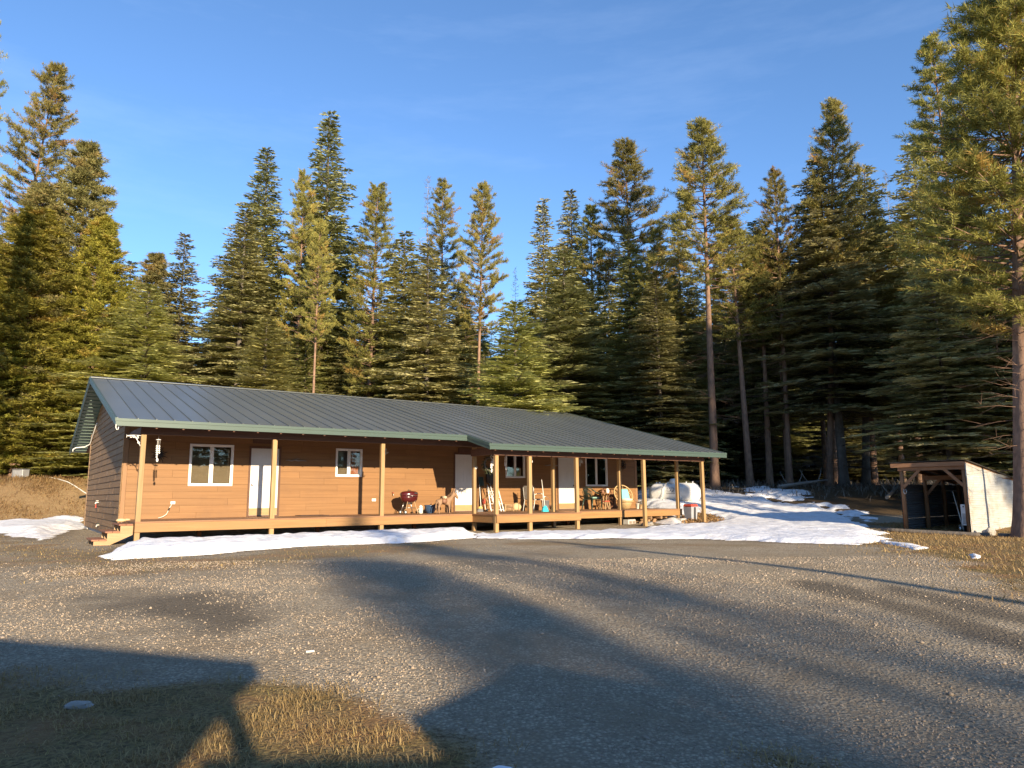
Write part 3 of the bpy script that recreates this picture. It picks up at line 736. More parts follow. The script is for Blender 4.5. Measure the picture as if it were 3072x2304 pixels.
# ornaments
t = item('sunburst_ornament', .89, -.04, 2.32, 'dark metal sunburst wall ornament beside the left end post', 'ornament')
mb = MB().lathe([(.001,-.02),(.07,-.012),(.08,0),(.07,.012),(.001,.02)], 14, (0,0,0), 'Y'); mb.build('disc', M['iron'], t)
for k in range(16):
    a = 2*math.pi*k/16; r1 = .24 if k % 2 else .17
    MB().tube([(.07*math.cos(a),0,.07*math.sin(a)),((r1*.7+.01)*math.cos(a+.06),0,(r1*.7)*math.sin(a+.06)),(r1*math.cos(a),0,r1*math.sin(a))], [.012,.009,.003], 4).build('ray', M['iron'], t)

def chime(u, v, ztop, n, lens, label, top_r=.075, drop=.18, frame=True):
    t = item('wind_chime', u, v, ztop, label, 'wind chime')
    MB().tube([(0,0,.09),(0,0,0)], .004, 4).build('hook', M['pipe'], t)
    MB().lathe([(.01,0),(top_r,-.008),(top_r,-.022),(.01,-.026)], 14).build('top_plate', M['white'], t)
    for k in range(n):
        a = 2*math.pi*k/n; x, y = top_r*.62*math.cos(a), top_r*.62*math.sin(a); L = lens[k % len(lens)]
        mb = MB().tube([(x,y,-.02),(x,y,-drop)], .0025, 4)
        z = -drop
        while z > -drop-L:
            h = .055; mb.lathe([(.006,0),(.022,-.4*h),(.024,-.6*h),(.006,-h)], 8, (x+.008*math.sin(9*z),y,z)); z -= h
        mb.build('chime_tube', M['white'], t)
    MB().tube([(0,0,-.02),(0,0,-drop-max(lens)-.04)], .003, 4).ball((0,0,-drop-max(lens)-.08), .03,.02,.05, 8, 6).build('striker', M['white'], t)
    return t
chime(.50, -2.2, 2.60, 3, (.20,.30,.26), 'white shell wind chime hanging next to the left end post', .06, .15)
chime(10.33, -2.9, 2.38, 2, (.16,.18), 'white wind chime in front of the green wreath', .07, .10)
chime(10.19, -2.95, 2.20, 2, (.17,.12), 'lower white wind chime at the left edge of the wreath', .03, .06)
chime(11.13, -2.4, 2.40, 3, (.14,.26,.22), 'white wind chime hanging at the left edge of the small porch window', .05, .04)

# ornate white hanger bracket on the end post
t = item('hanger_bracket', .068, -2.375, 2.60, 'ornate white scrolled bracket on the left end post', 'bracket')
MB().tube([(0,0,.06),(-.10,0,.075),(-.22,0,.06),(-.31,0,.045)], .012, 6).build('arm', M['white'], t)
MB().tube([(0,0,-.20),(-.05,0,-.10),(-.10,0,-.01),(-.16,0,.05)], .011, 6).build('brace', M['white'], t)
for cx, cz, r in ((-.08,-.01,.035),(-.045,-.12,.03),(-.16,.02,.03)):
    MB().tube([(cx+r*(1-k/16)*math.cos(k*.55), 0, cz+r*(1-k/16)*math.sin(k*.55)) for k in range(14)], .008, 5).build('scroll', M['white'], t)
for k in range(5):
    MB().ball((-.07-.05*k, 0, .045-.03*(k % 2)), .028, .008, .014, 7, 5).build('leaf', M['white'], t)
MB().tube([(-.31,0,.045),(-.33,0,.09)], .007, 5).tube([(-.31,0,.045),(-.32,0,.0)], .007, 5).build('hook', M['white'], t)
t = item('post_hook', 6.70, -2.44, 2.42, 'small dark iron hook screwed to the third porch post', 'hook')
MB().tube([(0,0,.08),(0,-.02,.0),(.03,-.05,-.03),(.06,-.06,0),(.06,-.06,.03)], .011, 6).build('hook_rod', M['iron'], t)
MB().box(-.02,.02,-.006,.01,-.06,.12).build('plate', M['iron'], t)

# carved name boards over two doors (too dark to read)
for u, z, lab in ((3.80, 2.82, 'dark wooden plaque above the left door'), (11.03, 2.74, 'dark wooden plaque above the middle door')):
    t = item('plaque', u, -.04, z, lab, 'plaque')
    MB().box(-.36,.36,-.02,.015,-.085,.085).build('board', M['dark_trim'], t, bevel=.01)
    MB().box(-.36,.36,-.028,-.0205,.065,.085).box(-.36,.36,-.028,-.0205,-.085,-.065).box(-.36,-.34,-.028,-.0205,-.064,.064).box(.34,.36,-.028,-.0205,-.064,.064).build('border', M['beam'], t)
def stick(u, v, z, L, label, seed):
    q = random.Random(seed); pts = [(-L/2+L*k/7, q.uniform(-.01,.01), q.uniform(-.018,.018)) for k in range(8)]
    t = item('driftwood', u, v, z, label, 'driftwood')
    MB().tube(pts, [.010,.018,.020,.024,.020,.022,.016,.008], 6).build('branch', M['bark_dead'], t)
    MB().tube([pts[3], (pts[3][0]+.08, -.02, .05), (pts[3][0]+.16, -.02, .055)], [.014,.01,.004], 5).build('twig', M['bark_dead'], t)
stick(4.78, -.05, 2.245, .66, 'pale driftwood stick on the wall right of the left door', 3)
stick(14.92, -.05, 2.275, .68, 'pale driftwood stick on the wall left of the right door', 4)
t = item('wall_ornament', 18.76, -.04, 2.36, 'round dark wrought metal ornament on the wall near the right house corner', 'ornament')
MB().torus((0,0,0), .17, .012, 20, 5, (0,1,0)).build('ring', M['iron'], t)
for k in range(8):
    a = k*math.pi/4
    MB().tube([(.03*math.cos(a),0,.03*math.sin(a)),(.14*math.cos(a+.3),-.02,.14*math.sin(a+.3)),(.23*math.cos(a),0,.23*math.sin(a))], [.02,.016,.005], 5).build('petal', M['iron'], t)
t = item('post_ornament', 13.16, -3.84, 2.20, 'dark spiky ornament near the top of the middle outer post', 'ornament')
MB().box(-.02,.02,-.008,.01,-.14,.10).build('plate', M['iron'], t)
for k in range(7):
    a = -.6+k*.35; MB().tube([(.02,-.02,0),(.12*math.cos(a)+.02,-.05,.12*math.sin(a))], [.010,.003], 5).build('spike', M['iron'], t)
t = item('hanging_thermometer', 11.27, -3.7, 2.42, 'thin silver ornament hanging from the eave beside the second outer post', 'ornament')
MB().tube([(0,0,.12),(0,0,-.20)], .006, 5).build('rod', M['steel'], t)
for s in (-1, 0, 1): MB().tube([(0,0,-.19),(s*.025,0,-.27)], .008, 5).build('prong', M['steel'], t)
MB().ball((0,0,-.05), .014,.014,.03, 8, 6).build('bead', M['white'], t)
t = item('shell_ornament', 9.9, -2.45, 2.0, 'pale hook ornament on the post at the porch step out', 'ornament')
MB().ball((0,0,0), .035,.02,.045, 8, 6).build('shell', M['ceramic'], t); MB().torus((.03,-.01,.02), .03,.007,12,5,(0,1,0)).build('ring', M['white'], t)

# evergreen wreath with plants behind the first outer post
t = item('wreath', 10.50, -2.40, 2.14, 'large dark green wreath hanging behind the first outer post', 'wreath')
q = random.Random(9); mb = MB()
for k in range(260):
    a = q.uniform(0, 2*math.pi); r = .22+q.gauss(0,.05); c = Vector((r*math.cos(a), q.gauss(0,.03), r*math.sin(a)))
    d = Vector((math.cos(a+q.uniform(.4,1.6)), q.uniform(-.6,.6), math.sin(a+q.uniform(.4,1.6)))).normalized()*q.uniform(.06,.11)
    s = d.cross(Vector((q.uniform(-1,1),1,q.uniform(-1,1)))).normalized()*.012
    mb.add([c-s, c+d*.5-s*.5, c+d, c+d*.5+s*1.6], [(0,1,2,3)])
mb.build('foliage', M['flower'], t)
MB().torus((0,0,0), .22, .03, 24, 6, (0,1,0)).build('ring', M['bark_fir'], t)
MB().torus((.06,-.05,.24), .07, .014, 14, 5, (0,1,0)).tube([(.1,-.05,.2),(.13,-.06,.08),(.11,-.06,.02)], .012, 5).build('ribbon', M['ceramic'], t)
t = item('hanging_jacket', 12.10, -.12, 1.56, 'black jacket hanging on the wall behind the first outer post', 'jacket')
mb = MB().lathe([(.10,-.05),(.19,.02),(.20,.25),(.17,.45),(.11,.58),(.05,.62)], 14, (0,0,0), 'Z', True, 1, .38); mb.build('body', M['black'], t)
for s in (-1,1): MB().tube([(s*.13,0,.53),(s*.22,-.01,.30),(s*.235,-.01,.02)], [.055,.06,.045], 8).build('sleeve', M['black'], t)

# red kettle grill
t = item('charcoal_grill', 8.27, -.95, DK, 'maroon barrel shaped charcoal grill on tall legs beside the wall', 'grill')
MB().lathe([(.10,.37),(.22,.39),(.275,.45),(.298,.53),(.302,.585)], 24, (0,0,0), 'Z', True, 1.0, .72).build('bowl', M['maroon'], t)
MB().lathe([(.305,.590),(.308,.61),(.305,.655),(.285,.70),(.22,.728),(.10,.738),(.01,.74)], 24, (0,0,0), 'Z', True, 1.0, .72).build('lid', M['maroon'], t)
MB().torus((0,0,.588), .31, .008, 24, 5, (0,0,1), 1, .72).build('rim', M['steel'], t)
MB().tube([(-.05,0,.735),(-.05,0,.765),(.05,0,.765),(.05,0,.735)], .010, 6).ball((-.02,0,.77),.03,.02,.018,8,6).build('lid_handle', M['black'], t)
MB().tube([(-.29,0,.60),(-.32,0,.63),(-.31,0,.67)], .014, 6).lathe([(.03,-.02),(.03,.02)], 10, (-.285,0,.60), 'X').build('vent', M['black'], t)
MB().box(.08,.19,-.219,-.212,.65,.69).build('badge', M['black'], t)
MB().lathe([(.10,.31),(.14,.36)], 14, (0,0,0), 'Z', True, 1, .72).build('ash_catcher', M['black'], t)
for x, y, x1, y1 in ((-.12,-.13,-.22,-.17),(-.12,.13,-.20,.17),(.12,-.13,.24,-.17),(.12,.13,.22,.17)):
    MB().tube([(x,y,.40),(x1,y1,.055 if x < 0 else .005)], .014, 6).build('leg', M['freshwood'] if y < 0 else M['steel'], t)
MB().tube([(-.22,-.17,.06),(-.20,.17,.06)], .008, 6).build('axle', M['steel'], t)
for y in (-.19,.19):
    w_ = MB().lathe([(.02,-.018),(.055,-.018),(.062,-.008),(.062,.008),(.055,.018),(.02,.018)], 16, (0,0,0), 'Y').build('wheel', M['rubber'], t, (-.22, y, .062))
    MB().lathe([(.03,-.02),(.03,.02)], 12, (0,0,0), 'Y').build('hub', M['white'], w_)
mb = MB()
for k in range(6): mb.tube([(-.19+.075*k,-.15,.20),(-.19+.075*k,.15,.20)], .006, 4)
mb.tube([(-.2,-.15,.20),(.2,-.15,.20)], .008, 5).tube([(-.2,.15,.20),(.2,.15,.20)], .008, 5)
mb.build('shelf', M['steel'], t)
t = item('lantern', 8.73, -.90, DK, 'small white lidded jar between grill and blue pot', 'jar')
MB().lathe([(.055,0),(.07,.02),(.072,.16),(.06,.20),(.045,.215)], 14).build('body', M['ceramic'], t)
MB().lathe([(.05,.216),(.065,.225),(.055,.25),(.02,.265),(.012,.28)], 14).build('lid', M['tank'], t)
MB().torus((-.09,0,.11), .035, .008, 14, 5, (0,1,0), 1, 1.6).build('handle', M['ceramic'], t)
t = item('ceramic_pot', 9.05, -.95, DK, 'blue glazed ceramic pot with a stick in it, beside the grill', 'pot')
MB().lathe([(.10,0),(.115,.01),(.155,.10),(.178,.20),(.182,.245),(.195,.255),(.195,.275),(.180,.280),(.170,.262),(.16,.20)], 24).build('bowl', M['blue_glaze'], t)
MB().lathe([(.001,.20),(.168,.205)], 20).build('soil', M['beam'], t)
MB().tube([(.0,.02,.2),(.03,0,.30),(.06,-.02,.40)], [.018,.016,.012], 6).build('stick', M['leather'], t)

# donkey figure with pack
t = item('donkey_figure', 9.0, -1.55, DK, 'brown wooden donkey figure with pack and bedroll standing on the porch', 'donkey figure')
V_ = [(.24,0,.40),(.08,0,.405),(-.01,0,.385),(.38,0,.41),(.47,0,.47),(.545,0,.56),(.60,0,.635),(.66,0,.615),(.735,0,.53),(.77,0,.475)]
E_ = [(0,1),(1,2),(0,3),(3,4),(4,5),(5,6),(6,7),(7,8),(8,9)]
RD = [.105,.11,.075,(.10,.11),(.085,.07),(.07,.055),(.06,.055),(.055,.06),(.042,.045),(.035,.035)]
def leg(v0, pts, rads):
    k = v0
    for p, r in zip(pts, rads):
        V_.append(p); RD.append(r); E_.append((k, len(V_)-1)); k = len(V_)-1
for s in (-1,1):
    leg(1, [(.045,s*.065,.30),(.005,s*.07,.20),(.03,s*.07,.10),(.02,s*.07,.035),(.035,s*.07,.012)], [.055,.034,.022,.020,.026])
    leg(3, [(.40,s*.065,.29),(.41,s*.068,.17),(.405,s*.068,.09),(.41,s*.068,.035),(.425,s*.068,.012)], [.05,.030,.022,.020,.026])
leg(2, [(-.055,0,.33),(-.07,0,.24),(-.065,0,.17)], [.02,.012,.018])
for s in (-1,1): leg(6, [(.585+.01*s,s*.035,.70),(.61+.015*s,s*.05,.775),(.63,s*.06,.815)], [.018,.022,.006])
bd = link('body', skin_mesh('donkey_body', V_, E_, RD), M['hide'], t)
mb = MB(); q = random.Random(3)
for k in range(22):
    a = k/21; p = Vector((.36+.22*a, 0, .515+.16*a)); mb.tube([p+Vector((0,q.uniform(-.02,.02),-.02)), p+Vector((-.03,q.uniform(-.02,.02),.05))], [.016,.004], 5)
mb.build('mane', M['mane'], t)
for s in (-1,1): MB().ball((.665,s*.043,.635), .011,.008,.011, 7, 5).build('eye', M['black'], t)
for s in (-1,1): MB().ball((.765,s*.02,.485), .008,.006,.006, 6, 4).build('nostril', M['black'], t)
mb = MB()
for s in (-1,1): mb.ball((.20,s*.125,.40), .10,.045,.08, 9, 6)
mb.build('saddle_bag', M['leather'], t)
MB().lathe([(.02,-.15),(.045,-.145),(.048,0),(.045,.145),(.02,.15)], 10, (.22,0,.525), 'Y').build('bedroll', M['rope'], t)
mb = MB()
for x in (.14,.28): mb.torus((x,0,.41), .118, .009, 18, 5, (1,0,0))
mb.build('strap', M['dark_trim'], t)

# doormat
t = item('doormat', 5.25, -.36, DK, 'dark thin doormat lying on the porch right of the left door', 'doormat')
MB().box(-.45,.45,-.26,.26,.001,.014).build('mat_body', M['rubber'], t, bevel=.004)
MB().box(-.45,.45,-.26,-.235,.0145,.02).box(-.45,.45,.235,.26,.0145,.02).build('border', M['beam'], t)

# tools by the middle door
t = item('snow_shovel', 11.60, -.16, DK, 'shovel leaning blade up with dark green blade on the wall right of the middle door', 'shovel')
MB().tube([(.12,-.42,.01),(.0,0.0,.92)], .017, 8).build('handle', M['freshwood'], t)
MB().hexa([(-.11,.0,.92),(.11,.0,.92),(.11,.022,.92),(-.11,.022,.92),(-.12,.04,1.25),(.10,.04,1.25),(.10,.062,1.25),(-.12,.062,1.25)]).build('blade', M['green_plastic'], t, bevel=.01)
MB().tube([(0,0,.86),(-.005,.02,1.10)], [.022,.014], 8).build('socket', M['green_plastic'], t)
t = item('broom', 11.40, -.35, DK, 'broom with yellow straw bristles standing at the porch wall', 'broom')
MB().tube([(.10,.20,.98),(.03,-.02,.17)], .012, 6).build('handle', M['white'], t)
MB().hexa([(-.13,-.06,0),(.13,-.06,0),(.13,.05,0),(-.13,.05,0),(-.06,-.03,.12),(.08,-.03,.12),(.08,.03,.12),(-.06,.03,.12)]).build('bristles', M['plastic_grey'], t)
MB().hexa([(-.075,-.04,.121),(.095,-.04,.121),(.095,.04,.121),(-.075,.04,.121),(-.03,-.02,.19),(.06,-.02,.19),(.06,.02,.19),(-.03,.02,.19)]).build('cap', M['yellow'], t)
t = item('red_paddle', 11.72, -.12, DK, 'red heart shaped paddle with wire loop hanging low on the wall', 'paddle')
MB().ball((0,0,.36), .065,.02,.10, 10, 7).build('blade', M['red_plastic'], t)
MB().torus((.04,-.01,.40), .075,.005,18,4,(0,1,0),1,1.5).build('wire_loop', M['iron'], t)
MB().tube([(.02,0,.27),(.07,-.05,.01)], .012, 6).build('handle', M['white'], t)
MB().ball((.09,-.08,.05), .05,.05,.05, 8, 6).build('weight', M['black'], t)
t = item('folding_chair', 12.05, -.30, DK, 'white folded chair with slats leaning behind the first outer post', 'folding chair')
for x in (-.22,-.05,.22,.34): MB().bar((x,-.12,0),(x*.75+.02,.22,.93), .035,.025).build('rail', M['white'], t)
for k in range(8): MB().bar((-.20,-.12+.34*(k+.5)/8.5,.06+.11*k),(.32-.01*k,-.12+.34*(k+.5)/8.5,.06+.11*k), .055,.012).build('slat', M['mesh_fabric'] if k % 2 else M['white'], t)
t = item('pole_pair', 11.92, -.35, DK, 'two thin white poles leaning in front of the folded chair', 'poles')
for d in (0, .1): MB().tube([(.10+d,-.12,.0),(-.06+d,.22,.98+.3*d)], .011, 6).build('pole', M['white'], t)
t = item('wood_rack', 12.66, -.30, DK, 'low pale rack of firewood beside the cream slab', 'rack')
for x in (-.19,.19): MB().box(x-.02,x+.02,-.10,.10,0,.26).build('side', M['freshwood'], t)
for z in (.03,.14,.24): MB().box(-.168,.168,-.10,.10,z,z+.018).build('shelf', M['freshwood'], t)
q = random.Random(2)
for z in (.05,.16):
    for k in range(4): MB().lathe([(.036,-.09),(.036,.09)], 7, (-.12+.08*k,0,z+.036), 'Y').build('log_piece', M['bark_chunk'], t)
t = item('feed_sack', 13.05, -.28, DK, 'large cream sack slumped against the porch wall', 'sack')
link('sack_body', skin_mesh('sack', [(0,0,.13),(-.20,0,.12),(.20,0,.12),(-.08,.02,.30),(.12,.02,.26)], [(0,1),(0,2),(0,3),(0,4)], [.17,.14,.14,.12,.12], 2), M['cream'], t)

# patio chair with patterned fabric
def mesh_chair(t, fab, fr):
    for y in (-.24,.24):
        MB().tube([(-.28,y,1.0-.54+.40),(-.22,y,.42),(.0,y,.40),(.24,y,.42),(.28,y,0)], .013, 6).build('side_frame', fr, t)
        MB().tube([(-.20,y,.40),(-.30,y,0)], .013, 6).build('leg', fr, t)
        MB().tube([(-.24,y*1.1,.60),(-.05,y*1.1,.64),(.22,y*1.1,.62),(.25,y*1.05,.42)], .013, 6).build('armrest', fr, t)
    MB().hexa([(-.20,-.22,.405),(.24,-.22,.425),(.24,.22,.425),(-.20,.22,.405),(-.20,-.22,.43),(.24,-.22,.45),(.24,.22,.45),(-.20,.22,.43)]).build('seat', fab, t, bevel=.01)
    MB().hexa([(-.235,-.22,.44),(-.215,-.22,.44),(-.215,.22,.44),(-.235,.22,.44),(-.30,-.22,.92),(-.275,-.22,.92),(-.275,.22,.92),(-.30,.22,.92)]).build('backrest', fab, t, bevel=.008)
t = item('patio_chair', 13.30, -1.0, DK, 'metal patio chair with patterned fabric seat facing right', 'chair', .25)
mesh_chair(t, M['mesh_fabric'], M['pipe'])
t = item('push_broom', 12.95, -2.15, DK, 'broom with turquoise head leaning near the porch edge', 'broom')
MB().tube([(.0,0,.16),(.10,.30,1.12)], .012, 6).build('handle', M['tank'], t)
MB().hexa([(-.13,-.06,0),(.14,-.06,0),(.14,.06,0),(-.13,.06,0),(-.08,-.03,.15),(.09,-.03,.15),(.09,.03,.15),(-.08,.03,.15)]).build('bristles', M['aqua_plastic'], t, bevel=.01)
MB().hexa([(-.08,-.03,.151),(.09,-.03,.151),(.09,.03,.151),(-.08,.03,.151),(-.02,-.02,.21),(.03,-.02,.21),(.03,.02,.21),(-.02,.02,.21)]).build('cap', M['aqua_plastic'], t)
t = item('ash_bucket', 14.05, -.75, DK, 'dark grey bucket with bail handle behind the turquoise broom', 'bucket')
MB().lathe([(.11,0),(.12,.01),(.155,.36),(.165,.365),(.165,.38),(.15,.38),(.14,.30)], 20).build('pail', M['plastic_grey'], t)
MB().torus((0,0,.37), .16,.006,18,4,(.3,.9,.2),1,1).build('bail', M['steel'], t)
t = item('garden_rake', 13.75, -.2, DK, 'thin dark rake leaning on the wall beside the grey bucket', 'rake')
MB().tube([(-.12,-.35,.02),(.0,.08,1.02)], .011, 6).build('handle', M['leather'], t)
for k in range(6): MB().tube([(-.12+.03*(k-2.5),-.35,.05),(-.12+.04*(k-2.5),-.40,.0)], .005, 4).build('tine', M['iron'], t)
t = item('boot_pair', 14.45, -.6, DK, 'pair of dark boots beside the grey bucket', 'boots')
for y in (-.07,.07): link('boot', skin_mesh('boot', [(0,y,.05),(0,y,.22),(.13,y,.035)], [(0,1),(0,2)], [.05,.05,.042], 2), M['leather'], t)

# green armchair, table, rattan chair, wagon wheel
t = item('plastic_armchair', 16.35, -.75, DK, 'dark green plastic armchair with mint seat cushion', 'chair', .15)
mb = MB()
for y in (-.26,.26):
    mb2 = MB().tube([(-.20,y*.9,.76),(.02,y*1.08,.64),(.22,y*1.08,.60),(.28,y,.40),(.31,y,0)], [.022,.026,.028,.026,.022], 7); mb2.build('armrest', M['green_plastic'], t)
    MB().tube([(-.20,y*.85,.42),(-.30,y,0)], [.03,.022], 7).build('leg', M['green_plastic'], t)
for k in range(9):
    a = (k-4)/4; MB().tube([(-.19,a*.20,.42),(-.27,a*.24,.70),(-.30,a*.15,.84-.10*a*a)], [.014,.013,.012], 5).build('back_slat', M['green_plastic'], t)
MB().tube([(-.18,-.235,.74),(-.27,-.20,.83),(-.31,0,.875),(-.27,.20,.83),(-.18,.235,.74)], .022, 7).build('top_rail', M['green_plastic'], t)
MB().hexa([(-.22,-.23,.38),(.26,-.24,.40),(.26,.24,.40),(-.22,.23,.38),(-.22,-.23,.41),(.26,-.24,.43),(.26,.24,.43),(-.22,.23,.41)]).build('seat', M['green_plastic'], t, bevel=.01)
MB().hexa([(-.18,-.21,.432),(.25,-.22,.432),(.25,.22,.432),(-.18,.21,.432),(-.17,-.20,.49),(.24,-.21,.49),(.24,.21,.49),(-.17,.20,.49)]).build('cushion', M['mint'], t, bevel=.02)
t = item('patio_table', 17.25, -.55, DK, 'small round wooden patio table between the green chair and the rattan chair', 'table')
MB().lathe([(.02,.60),(.33,.60),(.34,.615),(.33,.63),(.02,.63)], 22).build('table_top', M['logend'], t)
for k in range(3):
    a = k*2.1+.4; MB().tube([(.10*math.cos(a),.10*math.sin(a),.60),(.06*math.cos(a),.06*math.sin(a),.3),(.26*math.cos(a),.26*math.sin(a),0)], .02, 6).build('leg', M['freshwood'], t)
for u, h, m_, lab, cat_, nm in ((17.12,.13,'leather','small brown pot on the patio table, left one of two','pot','table_pot'),(17.38,.20,'tank','pale jug on the patio table, right one of two','jug','table_jug')):
    t = item(nm, u, -.55, DK+.631, lab, cat_)
    MB().lathe([(.04,0),(.065,.03),(.06,h*.7),(.04,h),(.03,h-.01)], 12).build('body', M[m_], t)
    MB().torus((.07,0,h*.5), .035,.008,12,5,(0,1,0)).build('handle', M[m_], t)
    if nm == 'table_pot': MB().lathe([(.041,h+.001),(.03,h+.02),(.008,h+.035)], 10).build('lid', M[m_], t)
t = item('stool', 16.98, -.85, DK, 'salmon red stool under the edge of the patio table', 'stool')
MB().box(-.13,.13,-.13,.13,.30,.335).build('seat', M['red_plastic'], t, bevel=.01)
for x in (-.1,.1):
    for y in (-.1,.1): MB().bar((x,y,.30),(x*1.25,y*1.25,0), .03,.03).build('leg', M['freshwood'], t)
t = item('rattan_chair', 18.0, -.9, DK, 'round pale rattan chair with turquoise cushion at the right end of the porch', 'chair', -.2)
nrm = (-.0,-.80,.45)
MB().torus((0,.10,.58), .42,.022,30,6,(0,-.86,.42)).build('back_ring', M['rattan'], t)
MB().torus((0,-.02,.50), .30,.018,26,6,(0,-.75,.6)).build('inner_ring', M['rattan'], t)
for k in range(14):
    a = 2*math.pi*k/14; x, y, d = basis((0,-.86,.42)); p = Vector((0,.10,.58)) + (x*math.cos(a)+y*math.sin(a))*.42
    MB().tube([p, Vector((0,.16,.48))+(p-Vector((0,.10,.58)))*.45, Vector((0,.16,.42))], [.011,.010,.008], 5).build('spoke', M['rattan'], t)
MB().lathe([(.14,.0),(.20,.02),(.27,.20),(.30,.29)], 20, (0,0,0)).build('base', M['rattan'], t)
MB().torus((0,-.05,.31), .30,.03,24,6,(0,0,1)).build('seat_ring', M['rattan'], t)
mb = MB().hexa([(-.19,-.10,.38),(.21,-.10,.38),(.21,-.01,.38),(-.19,-.01,.38),(-.19,.07,.80),(.21,.07,.80),(.21,.15,.80),(-.19,.15,.80)]); mb.build('cushion', M['aqua'], t, bevel=.035)
mb = MB().lathe([(.02,.33),(.24,.33),(.27,.37),(.24,.41),(.02,.42)], 20, (0,-.08,0)); mb.build('seat_pad', M['ceramic'], t)
t = item('wagon_wheel', 17.55, -.35, DK, 'dark wooden wagon wheel leaning behind the rattan chair', 'wheel')
ax = Vector((.15,-.95,.25)); cW = Vector((0,0,.44))
MB().torus(cW, .40,.025,28,6,ax).build('rim', M['beam'], t)
MB().lathe([(.06,-.06),(.08,0),(.06,.06)], 12, cW, 'Y').build('hub', M['beam'], t)
x_, y_, d_ = basis(ax)
for k in range(10):
    a = 2*math.pi*k/10; MB().tube([cW+(x_*math.cos(a)+y_*math.sin(a))*.05, cW+(x_*math.cos(a)+y_*math.sin(a))*.39], .014, 5).build('spoke', M['log'], t)
for u, v, h, r, m_, lab in ((18.25,-1.35,.22,.075,'ceramic','pale striped pot, leftmost of the pots at the porch end'),(18.48,-1.3,.17,.07,'freshwood','tan pot in the middle of the pots at the porch end'),(18.70,-1.2,.26,.085,'bin','grey pot with dried stems, rightmost of the pots at the porch end')):
    t = item('flower_pot', u, v, DK, lab, 'pot')
    MB().lathe([(r*.7,0),(r*.75,.01),(r,h*.9),(r*1.1,h*.91),(r*1.1,h),(r*.95,h),(r*.9,h*.8)], 14).build('pot_body', M[m_], t)
    q = random.Random(int(u*100)); mb = MB()
    for k in range(12):
        a = q.uniform(0,6.28); mb.tube([(0,0,h*.8),(.05*math.cos(a),.05*math.sin(a),h+.08),(.13*math.cos(a),.13*math.sin(a),h+q.uniform(.1,.2))], [.006,.005,.002], 4)
    mb.build('stems', M['bark_dead'], t)

# grey bin with red lid by the porch corner
t = item('waste_bin', 19.95, -2.6, .0, 'grey bin with red lid standing beside the right porch corner', 'bin'); t.scale = (.78, .78, .86)
MB().hexa([(-.20,-.22,0),(.20,-.22,0),(.20,.22,0),(-.20,.22,0),(-.25,-.28,.72),(.25,-.28,.72),(.25,.28,.72),(-.25,.28,.72)]).build('body', M['bin'], t, bevel=.02)
MB().hexa([(-.28,-.31,.725),(.28,-.31,.725),(.28,.31,.725),(-.28,.31,.725),(-.22,-.25,.84),(.22,-.25,.84),(.22,.25,.84),(-.22,.25,.84)]).build('lid', M['red_plastic'], t, bevel=.02)
MB().bar((-.05,-.262,.05),(-.05,-.30,.70), .20,.02, (1,0,0)).build('front_panel', M['plastic_grey'], t)
for y in (-.18,.18): MB().lathe([(.01,-.02),(.055,-.02),(.055,.02),(.01,.02)], 12, (0,0,0), 'X').build('wheel', M['rubber'], t, (.20, y, .055))
t = item('leaning_stake', 20.3, -2.9, 0, 'thin pale wooden stake leaning beside the grey bin', 'stake')
MB().bar((.22,-.1,-.02),(-.06,.1,.55), .03,.02).build('stake_body', M['freshwood'], t)

# firewood and blocks under the right end of the deck
q = random.Random(21)
fl = ('split firewood log lying under the right end of the porch')
lg = []
for k in range(26):
    u, v = q.uniform(17.4, 19.3), q.uniform(-2.3,-1.2); L = q.uniform(.28,.40); r = q.uniform(.045,.075)
    a = q.uniform(-.9,.9); z = .05 + .09*(k % 3)
    mb = MB().lathe([(r*.9,-L/2),(r,-L/2+.01),(r*q.uniform(.85,1.05),L/2-.01),(r*.9,L/2)], 7, (0,0,0), 'X', False)
    o = mb.build('firewood_log', M['bark_chunk'], None, HW(u, v, z), (q.uniform(-.2,.2), q.uniform(-.2,.2), HZ+a+1.2))
    tag(o, fl, 'log', 'firewood under the porch')
for u, v, lab in ((17.0,-2.15,'pale concrete block under the porch left of the firewood'),(19.25,-2.75,'pale concrete block at the foot of the porch corner post')):
    t = item('concrete_block', u, v, 0, lab, 'block', .2)
    MB().box(-.25,.25,-.13,.13,-.05,.18).build('block_body', M['concrete'], t, bevel=.02)
    MB().box(-.20,-.02,-.134,-.1301,.02,.12).box(.02,.20,-.134,-.1301,.02,.12).build('hollow_shade', M['hollow_shade_tone'], t)  # darker plates on the face paint the shade inside the block's hollows

# ------------------------------------------------------------------ propane tank behind the porch
t = empty('propane_tank', (7.66, 34.35, 1.19), R(-41), 'large white propane tank lying in the snow behind the porch', 'propane tank')
r_ = .45; pr = [(.03,-1.30)] + [(r_*math.sin(a), -.95-.35*math.cos(a)) for a in [math.pi/2*k/7 for k in range(1, 8)]]
pr += [(r_, .95)] + [(r_*math.cos(a), .95+.35*math.sin(a)) for a in [math.pi/2*k/7 for k in range(1, 7)]] + [(.03, 1.30)]
MB().lathe(pr, 32, (0,0,0), 'X').build('shell', M['tank'], t)
MB().lathe([(.20,.40),(.205,.50),(.20,.58),(.16,.635),(.08,.66),(.01,.665)], 22, (-.02,0,0)).build('valve_dome', M['tank'], t)
for x in (-.95,-.78,.62,.95): MB().lathe([(.03,.40),(.03,.50),(.015,.51)], 8, (x,0,0)).tube([(x-.04,0,.50),(x+.04,0,.50)], .012, 5).build('lifting_lug', M['tank'], t)
for d in (0, .05): MB().tube([(-.16-d*.3,-.1,.52),(-.28-d,-.30,.40),(-.36-d,-.44,.15),(-.38-d,-.47,-.15),(-.40-d,-.46,-.42)], .014, 6).build('gas_hose', M['white'], t)
